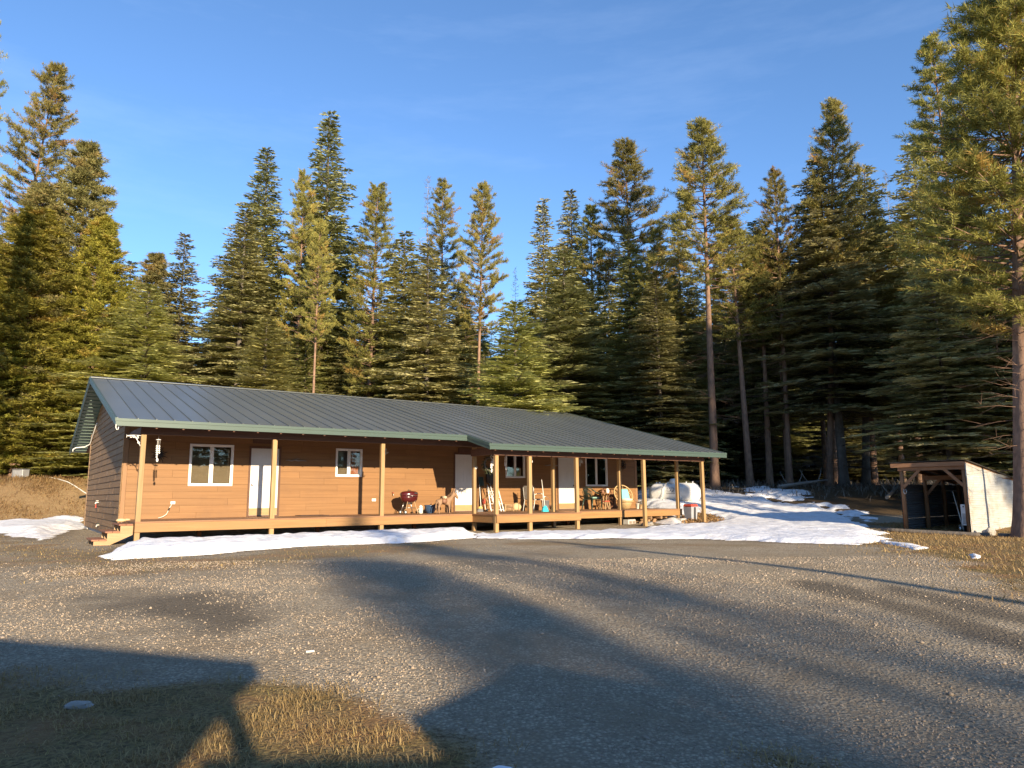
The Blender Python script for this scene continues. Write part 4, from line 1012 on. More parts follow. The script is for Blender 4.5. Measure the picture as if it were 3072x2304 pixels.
for x in (-.75,.75): MB().box(x-.08,x+.08,-.3,.3,-.62,-.36).build('saddle_foot', M['concrete'], t)
def glyph(mb, strokes, ox, oz, s, wdt):
    for st in strokes:
        for a, b2 in zip(st[:-1], st[1:]):
            P = []
            for (gx, gz) in (a, b2):
                z = oz+gz*s; P.append(Vector((ox+gx*s, -math.sqrt(max(0, .4535**2-z*z)), z)))
            mb.bar(P[0], P[1], wdt, .004, (0,-1,.2))
mb = MB()                                        # faded dark lettering strokes on the shell
for gi, st in enumerate(([[(0,0),(.3,1),(.6,0)],[(.12,.4),(.48,.4)]], [[(0,0),(0,1),(.5,.1),(.5,1)]], [[(0,0),(0,1),(.45,.8),(.45,.2),(0,0)]])):
    glyph(mb, st, -.22+.17*gi, .06, .17, .022)
glyph(mb, [[(0,0),(2.2,0)],[(0,.35),(.9,.35)],[(1.2,.35),(2.2,.35)]], -.20, -.04, .2, .018)
mb.build('lettering', M['ink'], t)
tag(MB().tube([(0,0,-.2),(0,0,.4)], .012, 5).box(-.045,.045,-.01,.0,.18,.40).box(-.02,.02,-.014,-.0105,.24,.32).build('marker_sign', M['white'], None, (7.45, 31.9, .33), (0,0,.1)), 'tiny white marker card on a stick in the snow before the tank', 'sign')

# ------------------------------------------------------------------ pole shed on the right
SRZ = math.atan2(-.76, .64)
SX, SY = 12.50, 23.42                              # front left corner
W_, D_, HF, HB = 1.92, 4.9, 2.14, 1.58
zs = -.12
shed = empty('pole_shed', (SX, SY, zs), SRZ, 'open fronted pole shed with white metal side wall beside the nearest pine', 'shed')
def zt(y): return HF + (HB-HF)*y/D_
for x, y in ((.06,0.06),(W_-.06,.06),(.10,1.75),(W_-.08,1.9),(.08,3.4),(W_-.08,3.5),(.08,D_-.08),(W_-.08,D_-.08)):
    MB().tube([(x,y,-.15),(x+.01,y,zt(y)*.5),(x,y,zt(y)-.10)], [.075,.068,.06], 9).build('post', M['log'], shed)
MB().box(-.20,W_+.02,-.10,-.03,HF-.11,HF+.02).build('front_beam', M['logend'], shed)
MB().box(-.02,W_,-.025,.10,HF-.22,HF-.115).build('inner_beam', M['logend'], shed)
MB().box(.05,W_-.03,1.70,1.82,zt(1.76)-.30,zt(1.76)-.16).build('inner_beam', M['logend'], shed)
for (a, b2) in (((.10,.02,HF-.75),(.62,.02,HF-.20)),((W_-.08,.02,HF-.72),(W_-.62,.02,HF-.16)),((.14,1.74,1.15),(.62,1.74,1.70))):
    MB().bar(a, b2, .09, .045, (0,1,0)).build('brace', M['logend'], shed)
for x in (.02,.5,1.0,1.45,W_-.03):
    MB().hexa([(x-.03,-.02,zt(0)-.09),(x+.03,-.02,zt(0)-.09),(x+.03,D_,zt(D_)-.09),(x-.03,D_,zt(D_)-.09),(x-.03,-.02,zt(0)+.02),(x+.03,-.02,zt(0)+.02),(x+.03,D_,zt(D_)+.02),(x-.03,D_,zt(D_)+.02)]).build('rafter', M['logend'], shed)
def corr(mb, p0, dx, dy, nx_, out, n=12, amp=.009):
    """corrugated sheet: ribs run along dx, stacked along dy"""
    vs = []; fs = []
    dx = Vector(dx); dy = Vector(dy); o = Vector(out); p0 = Vector(p0)
    for j in range(n*2+1):
        h = amp*(1 if j % 2 else -1)
        for i in range(nx_+1): vs.append(p0+dy*(j/(n*2))+dx*(i/nx_)+o*h)
    for j in range(n*2):
        for i in range(nx_): fs.append((j*(nx_+1)+i, j*(nx_+1)+i+1, (j+1)*(nx_+1)+i+1, (j+1)*(nx_+1)+i))
    mb.add(vs, fs)
rows = [(-.05,.42),(.41,.86),(.85,1.30),(1.29,1.72),(1.70,2.14)]
for k, (z0, z1) in enumerate(rows):               # right wall, lapped white sheets, top one cut by the roof slope
    for (ya, yb) in ((-.02, 2.6), (2.55, D_+.03)):
        za, zb = min(z1, zt(ya)-.01), min(z1, zt(yb)-.01)
        if max(za, zb) <= z0+.04: continue
        mb = MB(); n = 8
        vs = []; fs = []
        for j in range(2*n+1):
            for i in range(2):
                y = (ya, yb)[i]; ztop = max((za, zb)[i], z0)
                vs.append((W_+.006+.012*(k % 2)*.5+(.006 if j % 2 else 0)+.004*rnd.random(), y, z0+(ztop-z0)*j/(2*n)))
        for j in range(2*n): fs.append((2*j, 2*j+1, 2*j+3, 2*j+2))
        mb.add(vs, fs); o = mb.build('wall_sheet', M['sheet'], shed)
        sm = o.modifiers.new('thick', 'SOLIDIFY'); sm.thickness = .003
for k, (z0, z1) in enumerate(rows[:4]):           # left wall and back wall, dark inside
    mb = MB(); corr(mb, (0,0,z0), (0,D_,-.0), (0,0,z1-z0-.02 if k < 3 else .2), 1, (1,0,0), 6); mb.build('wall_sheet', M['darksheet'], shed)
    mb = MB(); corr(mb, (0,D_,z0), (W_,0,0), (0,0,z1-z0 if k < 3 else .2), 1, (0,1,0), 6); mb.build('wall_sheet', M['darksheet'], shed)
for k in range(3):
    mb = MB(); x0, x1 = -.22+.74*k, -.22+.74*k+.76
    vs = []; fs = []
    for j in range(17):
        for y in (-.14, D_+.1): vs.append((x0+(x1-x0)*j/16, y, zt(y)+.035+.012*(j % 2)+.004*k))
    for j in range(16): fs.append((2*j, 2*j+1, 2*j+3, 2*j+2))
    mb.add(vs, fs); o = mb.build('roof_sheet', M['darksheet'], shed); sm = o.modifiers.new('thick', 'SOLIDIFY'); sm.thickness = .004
def sloc(x, y, z): return shed.matrix_basis @ Vector((x, y, z)) if False else Vector((SX+x*math.cos(SRZ)-y*math.sin(SRZ), SY+x*math.sin(SRZ)+y*math.cos(SRZ), zs+z))
t = empty('gas_heater', sloc(W_-.20, .42, 0), SRZ, 'white louvred heater standing inside the shed at its right front corner', 'heater')
MB().box(-.13,.13,-.12,.12,.22,.86).build('case', M['white'], t, bevel=.01)
for k in range(9): MB().box(-.10,.10,-.128,-.1205,.28+.035*k,.295+.035*k).build('louvre', M['plastic_grey'], t)
for x in (-.05,.05): MB().lathe([(.02,-.0),(.015,.02)], 10, (0,0,0), 'Y').build('knob', M['black'], t, (x,-.12,.79), (0,0,math.pi))
for x in (-.1,.1): MB().box(x-.012,x+.012,-.1,.1,0,.219).build('foot', M['black'], t)
t = empty('hay_rake', sloc(.95, 1.3, 0), SRZ, 'long handled rake leaning inside the dark shed', 'rake')
MB().tube([(.42,-.25,.05),(0,.4,1.25)], .016, 6).build('handle', M['pipe'], t)
for k in range(5): MB().tube([(.42+.03*(k-2),-.25,.08),(.43+.04*(k-2),-.30,-.0)], .006, 4).build('tine', M['steel'], t)
t = empty('metal_can', sloc(W_-.48, .6, 0), SRZ, 'small silver can on the shed floor beside the heater', 'can')
MB().lathe([(.05,0),(.05,.16),(.04,.17),(.02,.20)], 12).build('can_body', M['steel'], t)
MB().torus((0,0,.19), .035,.005,12,4,(0,1,0)).build('handle', M['steel'], t)
t = empty('horseshoe', sloc(.16, .05, 1.25), SRZ, 'pale metal horseshoe hung on the left front shed post', 'horseshoe')
MB().tube([(-.03,-.09,.07),(-.045,-.09,.0),(-.02,-.09,-.06),(.02,-.09,-.06),(.045,-.09,.0),(.03,-.09,.07)], .012, 6).build('shoe', M['steel'], t)
for s in (-1,1): MB().ball((s*.03,-.09,.078), .015,.012,.012,6,4).build('heel', M['steel'], t)
# log edging in front of the shed and stones
def ground_log(x0, y0, x1, y1, r, label):
    pts = [(x0+(x1-x0)*k/6, y0+(y1-y0)*k/6+rnd.uniform(-.04,.04), tz(x0+(x1-x0)*k/6, y0+(y1-y0)*k/6)+r*.6) for k in range(7)]
    c = Vector(pts[3]); t = empty('edging_log', c, 0, label, 'log')
    MB().tube([Vector(p)-c for p in pts], [r*rnd.uniform(.85,1.1) for _ in pts], 8).build('trunk_wood', M['bark_fir'], t)
    d = (Vector(pts[-1])-Vector(pts[0])).normalized()
    for e, s in ((pts[0], -1), (pts[-1], 1)):
        MB().tube([Vector(e)-c+d*s*.001, Vector(e)-c+d*s*.012], r*.8, 8).build('cut_end', M['freshwood'], t)
ground_log(11.5, 22.9, 13.6, 20.9, .075, 'long thin edging log on the ground before the shed')
ground_log(13.7, 20.7, 15.3, 20.3, .07, 'short edging log between shed wall and nearest pine')
def rock(x, y, r, label, sx=1.3, sz=.7, m_='stone'):
    me = bpy.data.meshes.new('rock'); bm_ = bmesh.new(); bmesh.ops.create_icosphere(bm_, subdivisions=3, radius=1)
    q = random.Random(int(x*97+y*31)); off = Vector((q.random()*9, q.random()*9, q.random()*9))
    from mathutils import noise as mn
    for v in bm_.verts:
        k = 1+.35*mn.noise(v.co*1.3+off)+.12*mn.noise(v.co*4+off); v.co = Vector((v.co.x*k*r*sx, v.co.y*k*r, v.co.z*k*r*sz))
    bm_.to_mesh(me); bm_.free()
    tag(link('rock', me, M[m_], None, (x, y, tz(x, y)+r*sz*.35), (0,0,q.uniform(0,3))), label, 'rock')
rock(-2.97, 5.18, .05, 'half buried pale rock in the shaded grass at the lower left', 1.7, .6)
rock(14.15, 21.75, .17, 'pale stone at the front corner of the white shed wall', 1.0, .9)
rock(14.9, 21.3, .13, 'small stone beside the log near the nearest pine', 1.4, .7)
rock(4.85, 26.4, .22, 'flat stone at the snow edge under the right end of the porch', 1.5, .5)

# utility box on the left bank
bx, by = -26.0, 38.2
t = empty('utility_box', (bx, by, tz(bx, by)), R(-14), 'grey metal utility box standing on the brown bank at the far left', 'utility box')
MB().box(-.32,.32,-.2,.2,0,.44).build('case', M['box_metal'], t, bevel=.01)
MB().box(-.34,.34,-.23,.22,.441,.48).build('lid', M['plastic_grey'], t)
MB().box(-.27,.27,-.206,-.2005,.05,.38).build('door', M['box_metal'], t)
MB().box(-.38,-.325,-.2,.2,0,.44).build('side_flange', M['plastic_grey'], t)
pts = [(-24.6+.65*k, 37.9-.35*k, 0) for k in range(12)]
tag(MB().tube([(x, y, tz(x, y)+.04+.02*math.sin(3*x)) for x, y, _ in pts], .03, 6).build('water_hose', M['pipe']), 'pale hose lying across the brown bank behind the house', 'hose')
t = empty('scrap_stick', (-1.78, 6.55, tz(-1.78,6.55)), .3, 'tiny pale wood chip lying on the gravel in the middle of the drive', 'wood chip')
MB().box(-.035,.035,-.009,.009,.0,.012).build('chip_body', M['white'], t)

# ------------------------------------------------------------------ conifers: a few crowns and trunks, copied with their own size, lean and turn
H0, R0 = 20.0, 2.2
def kites(P, D, S, L, W):
    """leaf-shaped quads as two tris: base P, direction D, side S, length L, half width W"""
    a = P; c = P + D*L[:,None]; mid = P + D*(L*.45)[:,None]
    b = mid + S*W[:,None]; d = mid - S*W[:,None]
    V = np.stack([a, b, c, d], 1).reshape(-1, 3)
    k = np.arange(len(P))*4
    F = np.concatenate([np.stack([k, k+1, k+2], 1), np.stack([k, k+2, k+3], 1)])
    return V, F
def unit(a): return a/np.maximum(1e-9, np.linalg.norm(a, axis=-1, keepdims=True))

def fir_crown(seed, start=.06, nwh=46, per=6.0, droop=.25, gap=.0, dens=1.0, prof=.85, wmul=1.0, updown=.5):
    g = np.random.default_rng(seed); PP=[];DD=[];SS=[];LL=[];WW=[];TT=[]; limbs=[]
    lop = g.uniform(0, 6.28); lopa = g.uniform(.0,.22)
    for i in range(nwh):
        q = (i+g.uniform(-.3,.3))/nwh; q = min(max(q, 0), .995)
        z = H0*(start+(1-start)*q**.93)
        rad = R0*(1-q)**prof*(.8+.28*g.random())+.10
        if q < .12: rad *= .7+2.5*q
        n = max(3, int(per*(1-.35*q)+g.uniform(-.5,1)))
        a0 = g.uniform(0, 6.28)
        for j in range(n):
            if g.random() < gap: continue
            az = a0+6.283*j/n+g.uniform(-.25,.25)
            L = rad*g.uniform(.55,1.15)*(1+lopa*math.cos(az-lop))
            up = updown*(q-.35)+g.uniform(-.12,.12)
            d = np.array([math.cos(az), math.sin(az), up]); side = np.array([-math.sin(az), math.cos(az), 0.])
            base = np.array([0,0,max(.1,z+g.uniform(-.3,.3)*(1-q)+0*q)]); tint = g.uniform(.1,.9)
            nt_ = max(4, int(L/.085*dens)); ts = np.linspace(.10, 1, nt_)+g.uniform(-.02,.02,nt_)
            pt = base+d*(L*ts)[:,None]+np.array([0,0,1])*(-droop*L*ts**2+.10*L*ts**4)[:,None]
            limbs.append((base, pt[nt_//2], pt[-1], .012+.014*L))
            for s in (-1, 1):
                ang = g.uniform(.65,1.05,nt_)
                dd = unit(d*np.cos(ang)[:,None]+side*(s*np.sin(ang))[:,None]+np.stack([np.zeros(nt_), np.zeros(nt_), g.uniform(-.38,.10,nt_)],1))
                ln = np.minimum(.16+.42*L*(1-ts)**.8*.7, .62)*g.uniform(.6,1.2,nt_)+.05
                nn = unit(np.array([0,0,.75])+g.normal(0,.8,(nt_,3))); sd = unit(np.cross(dd, nn))
                PP.append(pt);DD.append(dd);SS.append(sd);LL.append(ln);WW.append((.028+.035*ln)*wmul);TT.append(np.clip(tint+g.normal(0,.14,nt_)+.22*ts,0,1))
                for f_, sg in ((.38,1),(.42,-1),(.68,1),(.7,-1)):
                    mk = ln > (.22 if f_ < .5 else .30)
                    if not mk.any(): continue
                    b2 = pt[mk]+dd[mk]*(ln[mk]*f_)[:,None]
                    sd2 = unit(np.cross(dd[mk], np.array([0,0,1.])))
                    d2 = unit(dd[mk]*.75+sd2*(sg*.75)+g.normal(0,.12,(mk.sum(),3)))
                    n2 = unit(np.array([0,0,.6])+g.normal(0,.9,(mk.sum(),3)))
                    PP.append(b2);DD.append(d2);SS.append(unit(np.cross(d2,n2)));l2=ln[mk]*.48;LL.append(l2);WW.append((.024+.03*l2)*wmul);TT.append(np.clip(tint+g.normal(0,.14,mk.sum())+.3,0,1))
    V, F = kites(np.concatenate(PP), np.concatenate(DD), np.concatenate(SS), np.concatenate(LL), np.concatenate(WW))
    return V, F, np.repeat(np.concatenate(TT), 4), limbs

def pine_crown(seed, start=.5, nb=120, dens=1.0, prof=.55, up=.25, tl=.24, tw=.016, ntw=8, ntuft=6, ragged=.35, bottom=.35):
    g = np.random.default_rng(seed); P=[];D=[];L=[];T=[]; limbs=[]
    for i in range(nb):
        q = (i+g.random())/nb
        z = H0*(start+(1-start)*q**.9)
        shape = (1-q)**prof*min(1, bottom+q*4)
        rad = R0*shape*g.uniform(1-ragged,1.12)+.14
        az = i*2.39996+g.uniform(-.5,.5)
        u_ = up*(.4+q)+g.uniform(-.18,.2)
        d = np.array([math.cos(az), math.sin(az), u_]); side = np.array([-math.sin(az), math.cos(az), 0.])
        base = np.array([0,0,z]); curve = g.uniform(-.10,.22)
        at = lambda t: base+d*(rad*t)+np.array([0,0,curve*rad*t*t])
        limbs.append((base, at(.5), at(1.0), .014+.012*rad))
        tint = g.uniform(.1,.8); tint = 1.0 if g.random() < .04 else tint
        n1 = max(2, int(ntw*dens*(.4+.6*min(1, rad/1.6))))
        for k in range(n1):
            t = g.uniform(.35 if rad > .7 else .1, 1.0); s = g.choice([-1,1])
            p0 = at(t); td = unit(d*g.uniform(.5,1)+side*s*g.uniform(.1,.95)*(1.1-t*.5)+np.array([0,0,g.uniform(-.05,.55)]))
            tlen = g.uniform(.22,.62)*min(1, rad/1.4+.35)
            if k % 3 == 0: limbs.append((p0, p0+td*tlen*.5, p0+td*tlen, .008))
            for j in range(ntuft):
                f_ = (j+1)/ntuft; pc = p0+td*tlen*f_
                m_ = 9
                dv = unit(td*g.uniform(.35,1.0,(m_,1))+g.normal(0,.55,(m_,3))+np.array([0,0,.16]))
                P.append(np.repeat(pc[None], m_, 0)); D.append(dv); L.append(tl*g.uniform(.6,1.15,m_)*(.75 if f_ < .5 else 1)); T.append(np.clip(tint+g.normal(0,.13,m_)+.15*f_,0,1))
    P=np.concatenate(P);D=np.concatenate(D);L=np.concatenate(L);T=np.concatenate(T)
    S = unit(np.cross(D, g.normal(0,1,(len(P),3))))
    W = np.full(len(P), tw)*g.uniform(.8,1.4,len(P))
    a = P; b_ = P+S*W[:,None]*.7+D*(L*.25)[:,None]; c = P+D*L[:,None]; e = P-S*W[:,None]*.7+D*(L*.25)[:,None]
    V = np.stack([b_, c, e], 1).reshape(-1,3); F = np.arange(len(V)).reshape(-1,3)
    return V, F, np.repeat(T, 3), limbs

def snag_crown(seed):
    g = np.random.default_rng(seed); limbs=[]; P=[];D=[];L=[];T=[]
    for i in range(130):
        q = (i+g.random())/130; z = H0*(.25+.75*q); rad = R0*(1-q)**.6*g.uniform(.4,1.0)+.1; az = i*2.4+g.uniform(-.5,.5)
        d = np.array([math.cos(az), math.sin(az), g.uniform(-.25,.35)]); base=np.array([0,0,z])
        limbs.append((base, base+d*rad*.5, base+d*rad+np.array([0,0,-.1*rad]), .018))
        n=10; t=g.uniform(.2,1,n); P.append(base+d*(rad*t)[:,None]); D.append(unit(d*.6+g.normal(0,.5,(n,3)))); L.append(g.uniform(.15,.5,n)); T.append(g.random(n))
    P=np.concatenate(P);D=np.concatenate(D);L=np.concatenate(L);T=np.concatenate(T); S=unit(np.cross(D,g.normal(0,1,(len(P),3))))
    V=np.stack([P+S*.012,P+D*L[:,None],P-S*.012],1).reshape(-1,3)
    return V, np.arange(len(V)).reshape(-1,3), np.repeat(T,3), limbs

def trunk_mesh(name, limbs, r0, seed, dead=0, dstart=.05, dend=.5, top=.985):
    g = np.random.default_rng(seed); n=9; m_=16; vs=[]; fs=[]
    ph = g.uniform(0,6.28,2); wob = .05
    cx = lambda t: wob*math.sin(3.1*t+ph[0])*t*6*(1-t)*.6
    cy = lambda t: wob*math.cos(2.7*t+ph[1])*t*6*(1-t)*.6
    for i in range(m_+1):
        t = i/m_; z = H0*(t**1.25)*top - (.35 if i == 0 else 0); t = z/H0 if i else 0
        r = r0*(1-.93*t)*(1.35 if i == 0 else (1.08 if i == 1 else 1))
        for k in range(n):
            a = 6.283*k/n; rr_ = r*(1+.08*math.sin(3*a+ph[0])*(1-t))
            vs.append((cx(t)*0+rr_*math.cos(a), cy(t)*0+rr_*math.sin(a), z))
    for i in range(m_):
        for k in range(n):
            k2=(k+1)%n; fs += [(i*n+k,i*n+k2,(i+1)*n+k2),(i*n+k,(i+1)*n+k2,(i+1)*n+k)]
    L2 = list(limbs)
    for i in range(dead):
        z = H0*g.uniform(dstart,dend); az = g.uniform(0,6.28); L = g.uniform(.3,1.0)*R0*.75
        d = np.array([math.cos(az),math.sin(az),g.uniform(-.3,.15)]); b_ = np.array([0,0,z])
        e = b_+d*L+np.array([0,0,-.12*L]); L2.append((b_, b_+d*L*.5, e, .012))
        for _ in range(3):
            f_=g.uniform(.3,.9); p=b_+d*L*f_; td=unit(d*.6+g.normal(0,.6,3)); L2.append((p,p+td*.2,p+td*.45,.006))
    for a, b_, c, r in L2:
        pts=(np.array(a),np.array(b_),np.array(c)); k0=len(vs)
        ax=unit(pts[2]-pts[0]+1e-6); x=unit(np.cross(ax,np.array([.3,.2,.93]))); y=np.cross(ax,x)
        for p, rr_ in zip(pts,(r,r*.6,r*.15)):
            for k in range(3): vs.append(tuple(p+(x*math.cos(2.094*k)+y*math.sin(2.094*k))*rr_))
        for i in range(2):
            for k in range(3):
                k2=(k+1)%3; fs += [(k0+i*3+k,k0+i*3+k2,k0+(i+1)*3+k2),(k0+i*3+k,k0+(i+1)*3+k2,k0+(i+1)*3+k)]
    return tri_mesh(name, vs, fs, smooth=True)

PROTO = {}
def proto(key, gen, leaf, bark, r0, seed, **kw):
    V, F, T, limbs = gen
    me = tri_mesh('crown_'+key, V, F, dict(tint=T)); me.materials.append(M[leaf])
    tm = trunk_mesh('trunk_'+key, limbs, r0, seed, **kw); tm.materials.append(M[bark])
    PROTO[key] = (me, tm)
proto('F1', fir_crown(1, .03, 58, 7.2, prof=.92), 'fir', 'bark_fir', .115, 1, dead=30, dend=.25)
proto('F2', fir_crown(2, .06, 52, 7.0, .30, .06, prof=.82), 'fir', 'bark_fir', .115, 2, dead=60, dend=.3)
proto('F3', fir_crown(3, .05, 58, 6.6, .20, .04, prof=1.0), 'fir', 'bark_fir', .115, 3, dead=60, dend=.3)
proto('F4', fir_crown(24, .04, 50, 7.0, .26, .07, prof=.88), 'fir', 'bark_fir', .115, 24, dead=40, dend=.3)
proto('F5', fir_crown(27, .22, 46, 6.6, .28, .10, prof=.75), 'fir', 'bark_fir', .115, 27, dead=120, dstart=.04, dend=.34)
proto('G1', fir_crown(5, .01, 48, 7.6, .12, .0, prof=.95, updown=.8), 'youngfir', 'bark_fir', .115, 5)
proto('G2', fir_crown(6, .02, 50, 7.2, .2, .03, prof=.88), 'youngfir', 'bark_fir', .115, 6)
PK = dict(tl=.23, tw=.019)
proto('P1', pine_crown(7, .42, 150, prof=.68, ragged=.6, ntw=9, **PK), 'pine', 'bark_pine', .20, 7, dead=26, dstart=.2, dend=.45)
proto('P2', pine_crown(8, .28, 190, prof=.72, ragged=.6, ntw=9, **PK), 'pine', 'bark_pine', .21, 8, dead=30, dstart=.12, dend=.32)
proto('P3', pine_crown(9, .24, 230, prof=.6, ragged=.48, ntw=9, **PK), 'pine', 'bark_pine', .19, 9, dead=24, dstart=.1, dend=.32)
proto('P4', pine_crown(10, .52, 150, prof=.68, ragged=.6, bottom=.6, ntw=9, **PK), 'pine', 'bark_pine', .19, 10, dead=34, dstart=.18, dend=.55)
proto('P5', pine_crown(11, .34, 300, prof=.5, ragged=.55, ntw=11, ntuft=7), 'pine', 'bark_pine', .25, 11, dead=60, dstart=.08, dend=.42)
proto('Y1', pine_crown(12, .01, 420, prof=.85, up=.5, ragged=.4, ntw=11, tw=.025), 'ypine', 'bark_pine', .16, 12)
proto('Y2', pine_crown(13, .01, 420, prof=.75, up=.42, ragged=.5, ntw=11, tw=.025), 'ypine', 'bark_pine', .16, 13)
proto('B1', pine_crown(15, .06, 360, prof=.72, up=.2, ragged=.35, ntw=10, tw=.024, tl=.26), 'bushy', 'bark_pine', .2, 15)
proto('S1', snag_crown(14), 'twig', 'bark_dead', .13, 14)
print('TRIS', sum(len(a.polygons)+len(b_.polygons) for a, b_ in PROTO.values()))

NAME = dict(B='bushy_conifer', F='fir_tree', O='fir_tree', G='young_fir', P='pine_tree', Y='young_pine', S='dead_tree')
CAT = dict(B='fir tree', F='fir tree', O='fir tree', G='fir tree', P='pine tree', Y='pine tree', S='dead tree')
GRP = dict(B='bushy conifers on the left', F='firs around the house', O='firs around the house', G='young firs behind the house', P='tall pines around the house', Y='bushy yellow green pines on the left', S='dead trees in the woods')
def tree(key, x, y, z, h, r, lean, label, group=None, rt=None):
    e = empty(NAME[key[0]], (x, y, z-.05), 0, label, CAT[key[0]], group or GRP[key[0]])
    e.rotation_euler = (rnd.uniform(-.008,.008), math.atan2(lean, h), rnd.uniform(-.0,.0))
    a = rnd.uniform(0, 6.28)
    me, tm = PROTO[key]
    wf = 1.34 if key[0] == 'P' else 1.4 if key[0] in 'SYB' else 2.1
    c = link('crown', me, None, e, None, (0,0,a)); c.scale = (r*wf/R0, r*wf/R0, h/H0)
    t_ = link('trunk', tm, None, e, None, (0,0,a)); t_.scale = (r*wf/R0, r*wf/R0, h/H0)
    return e
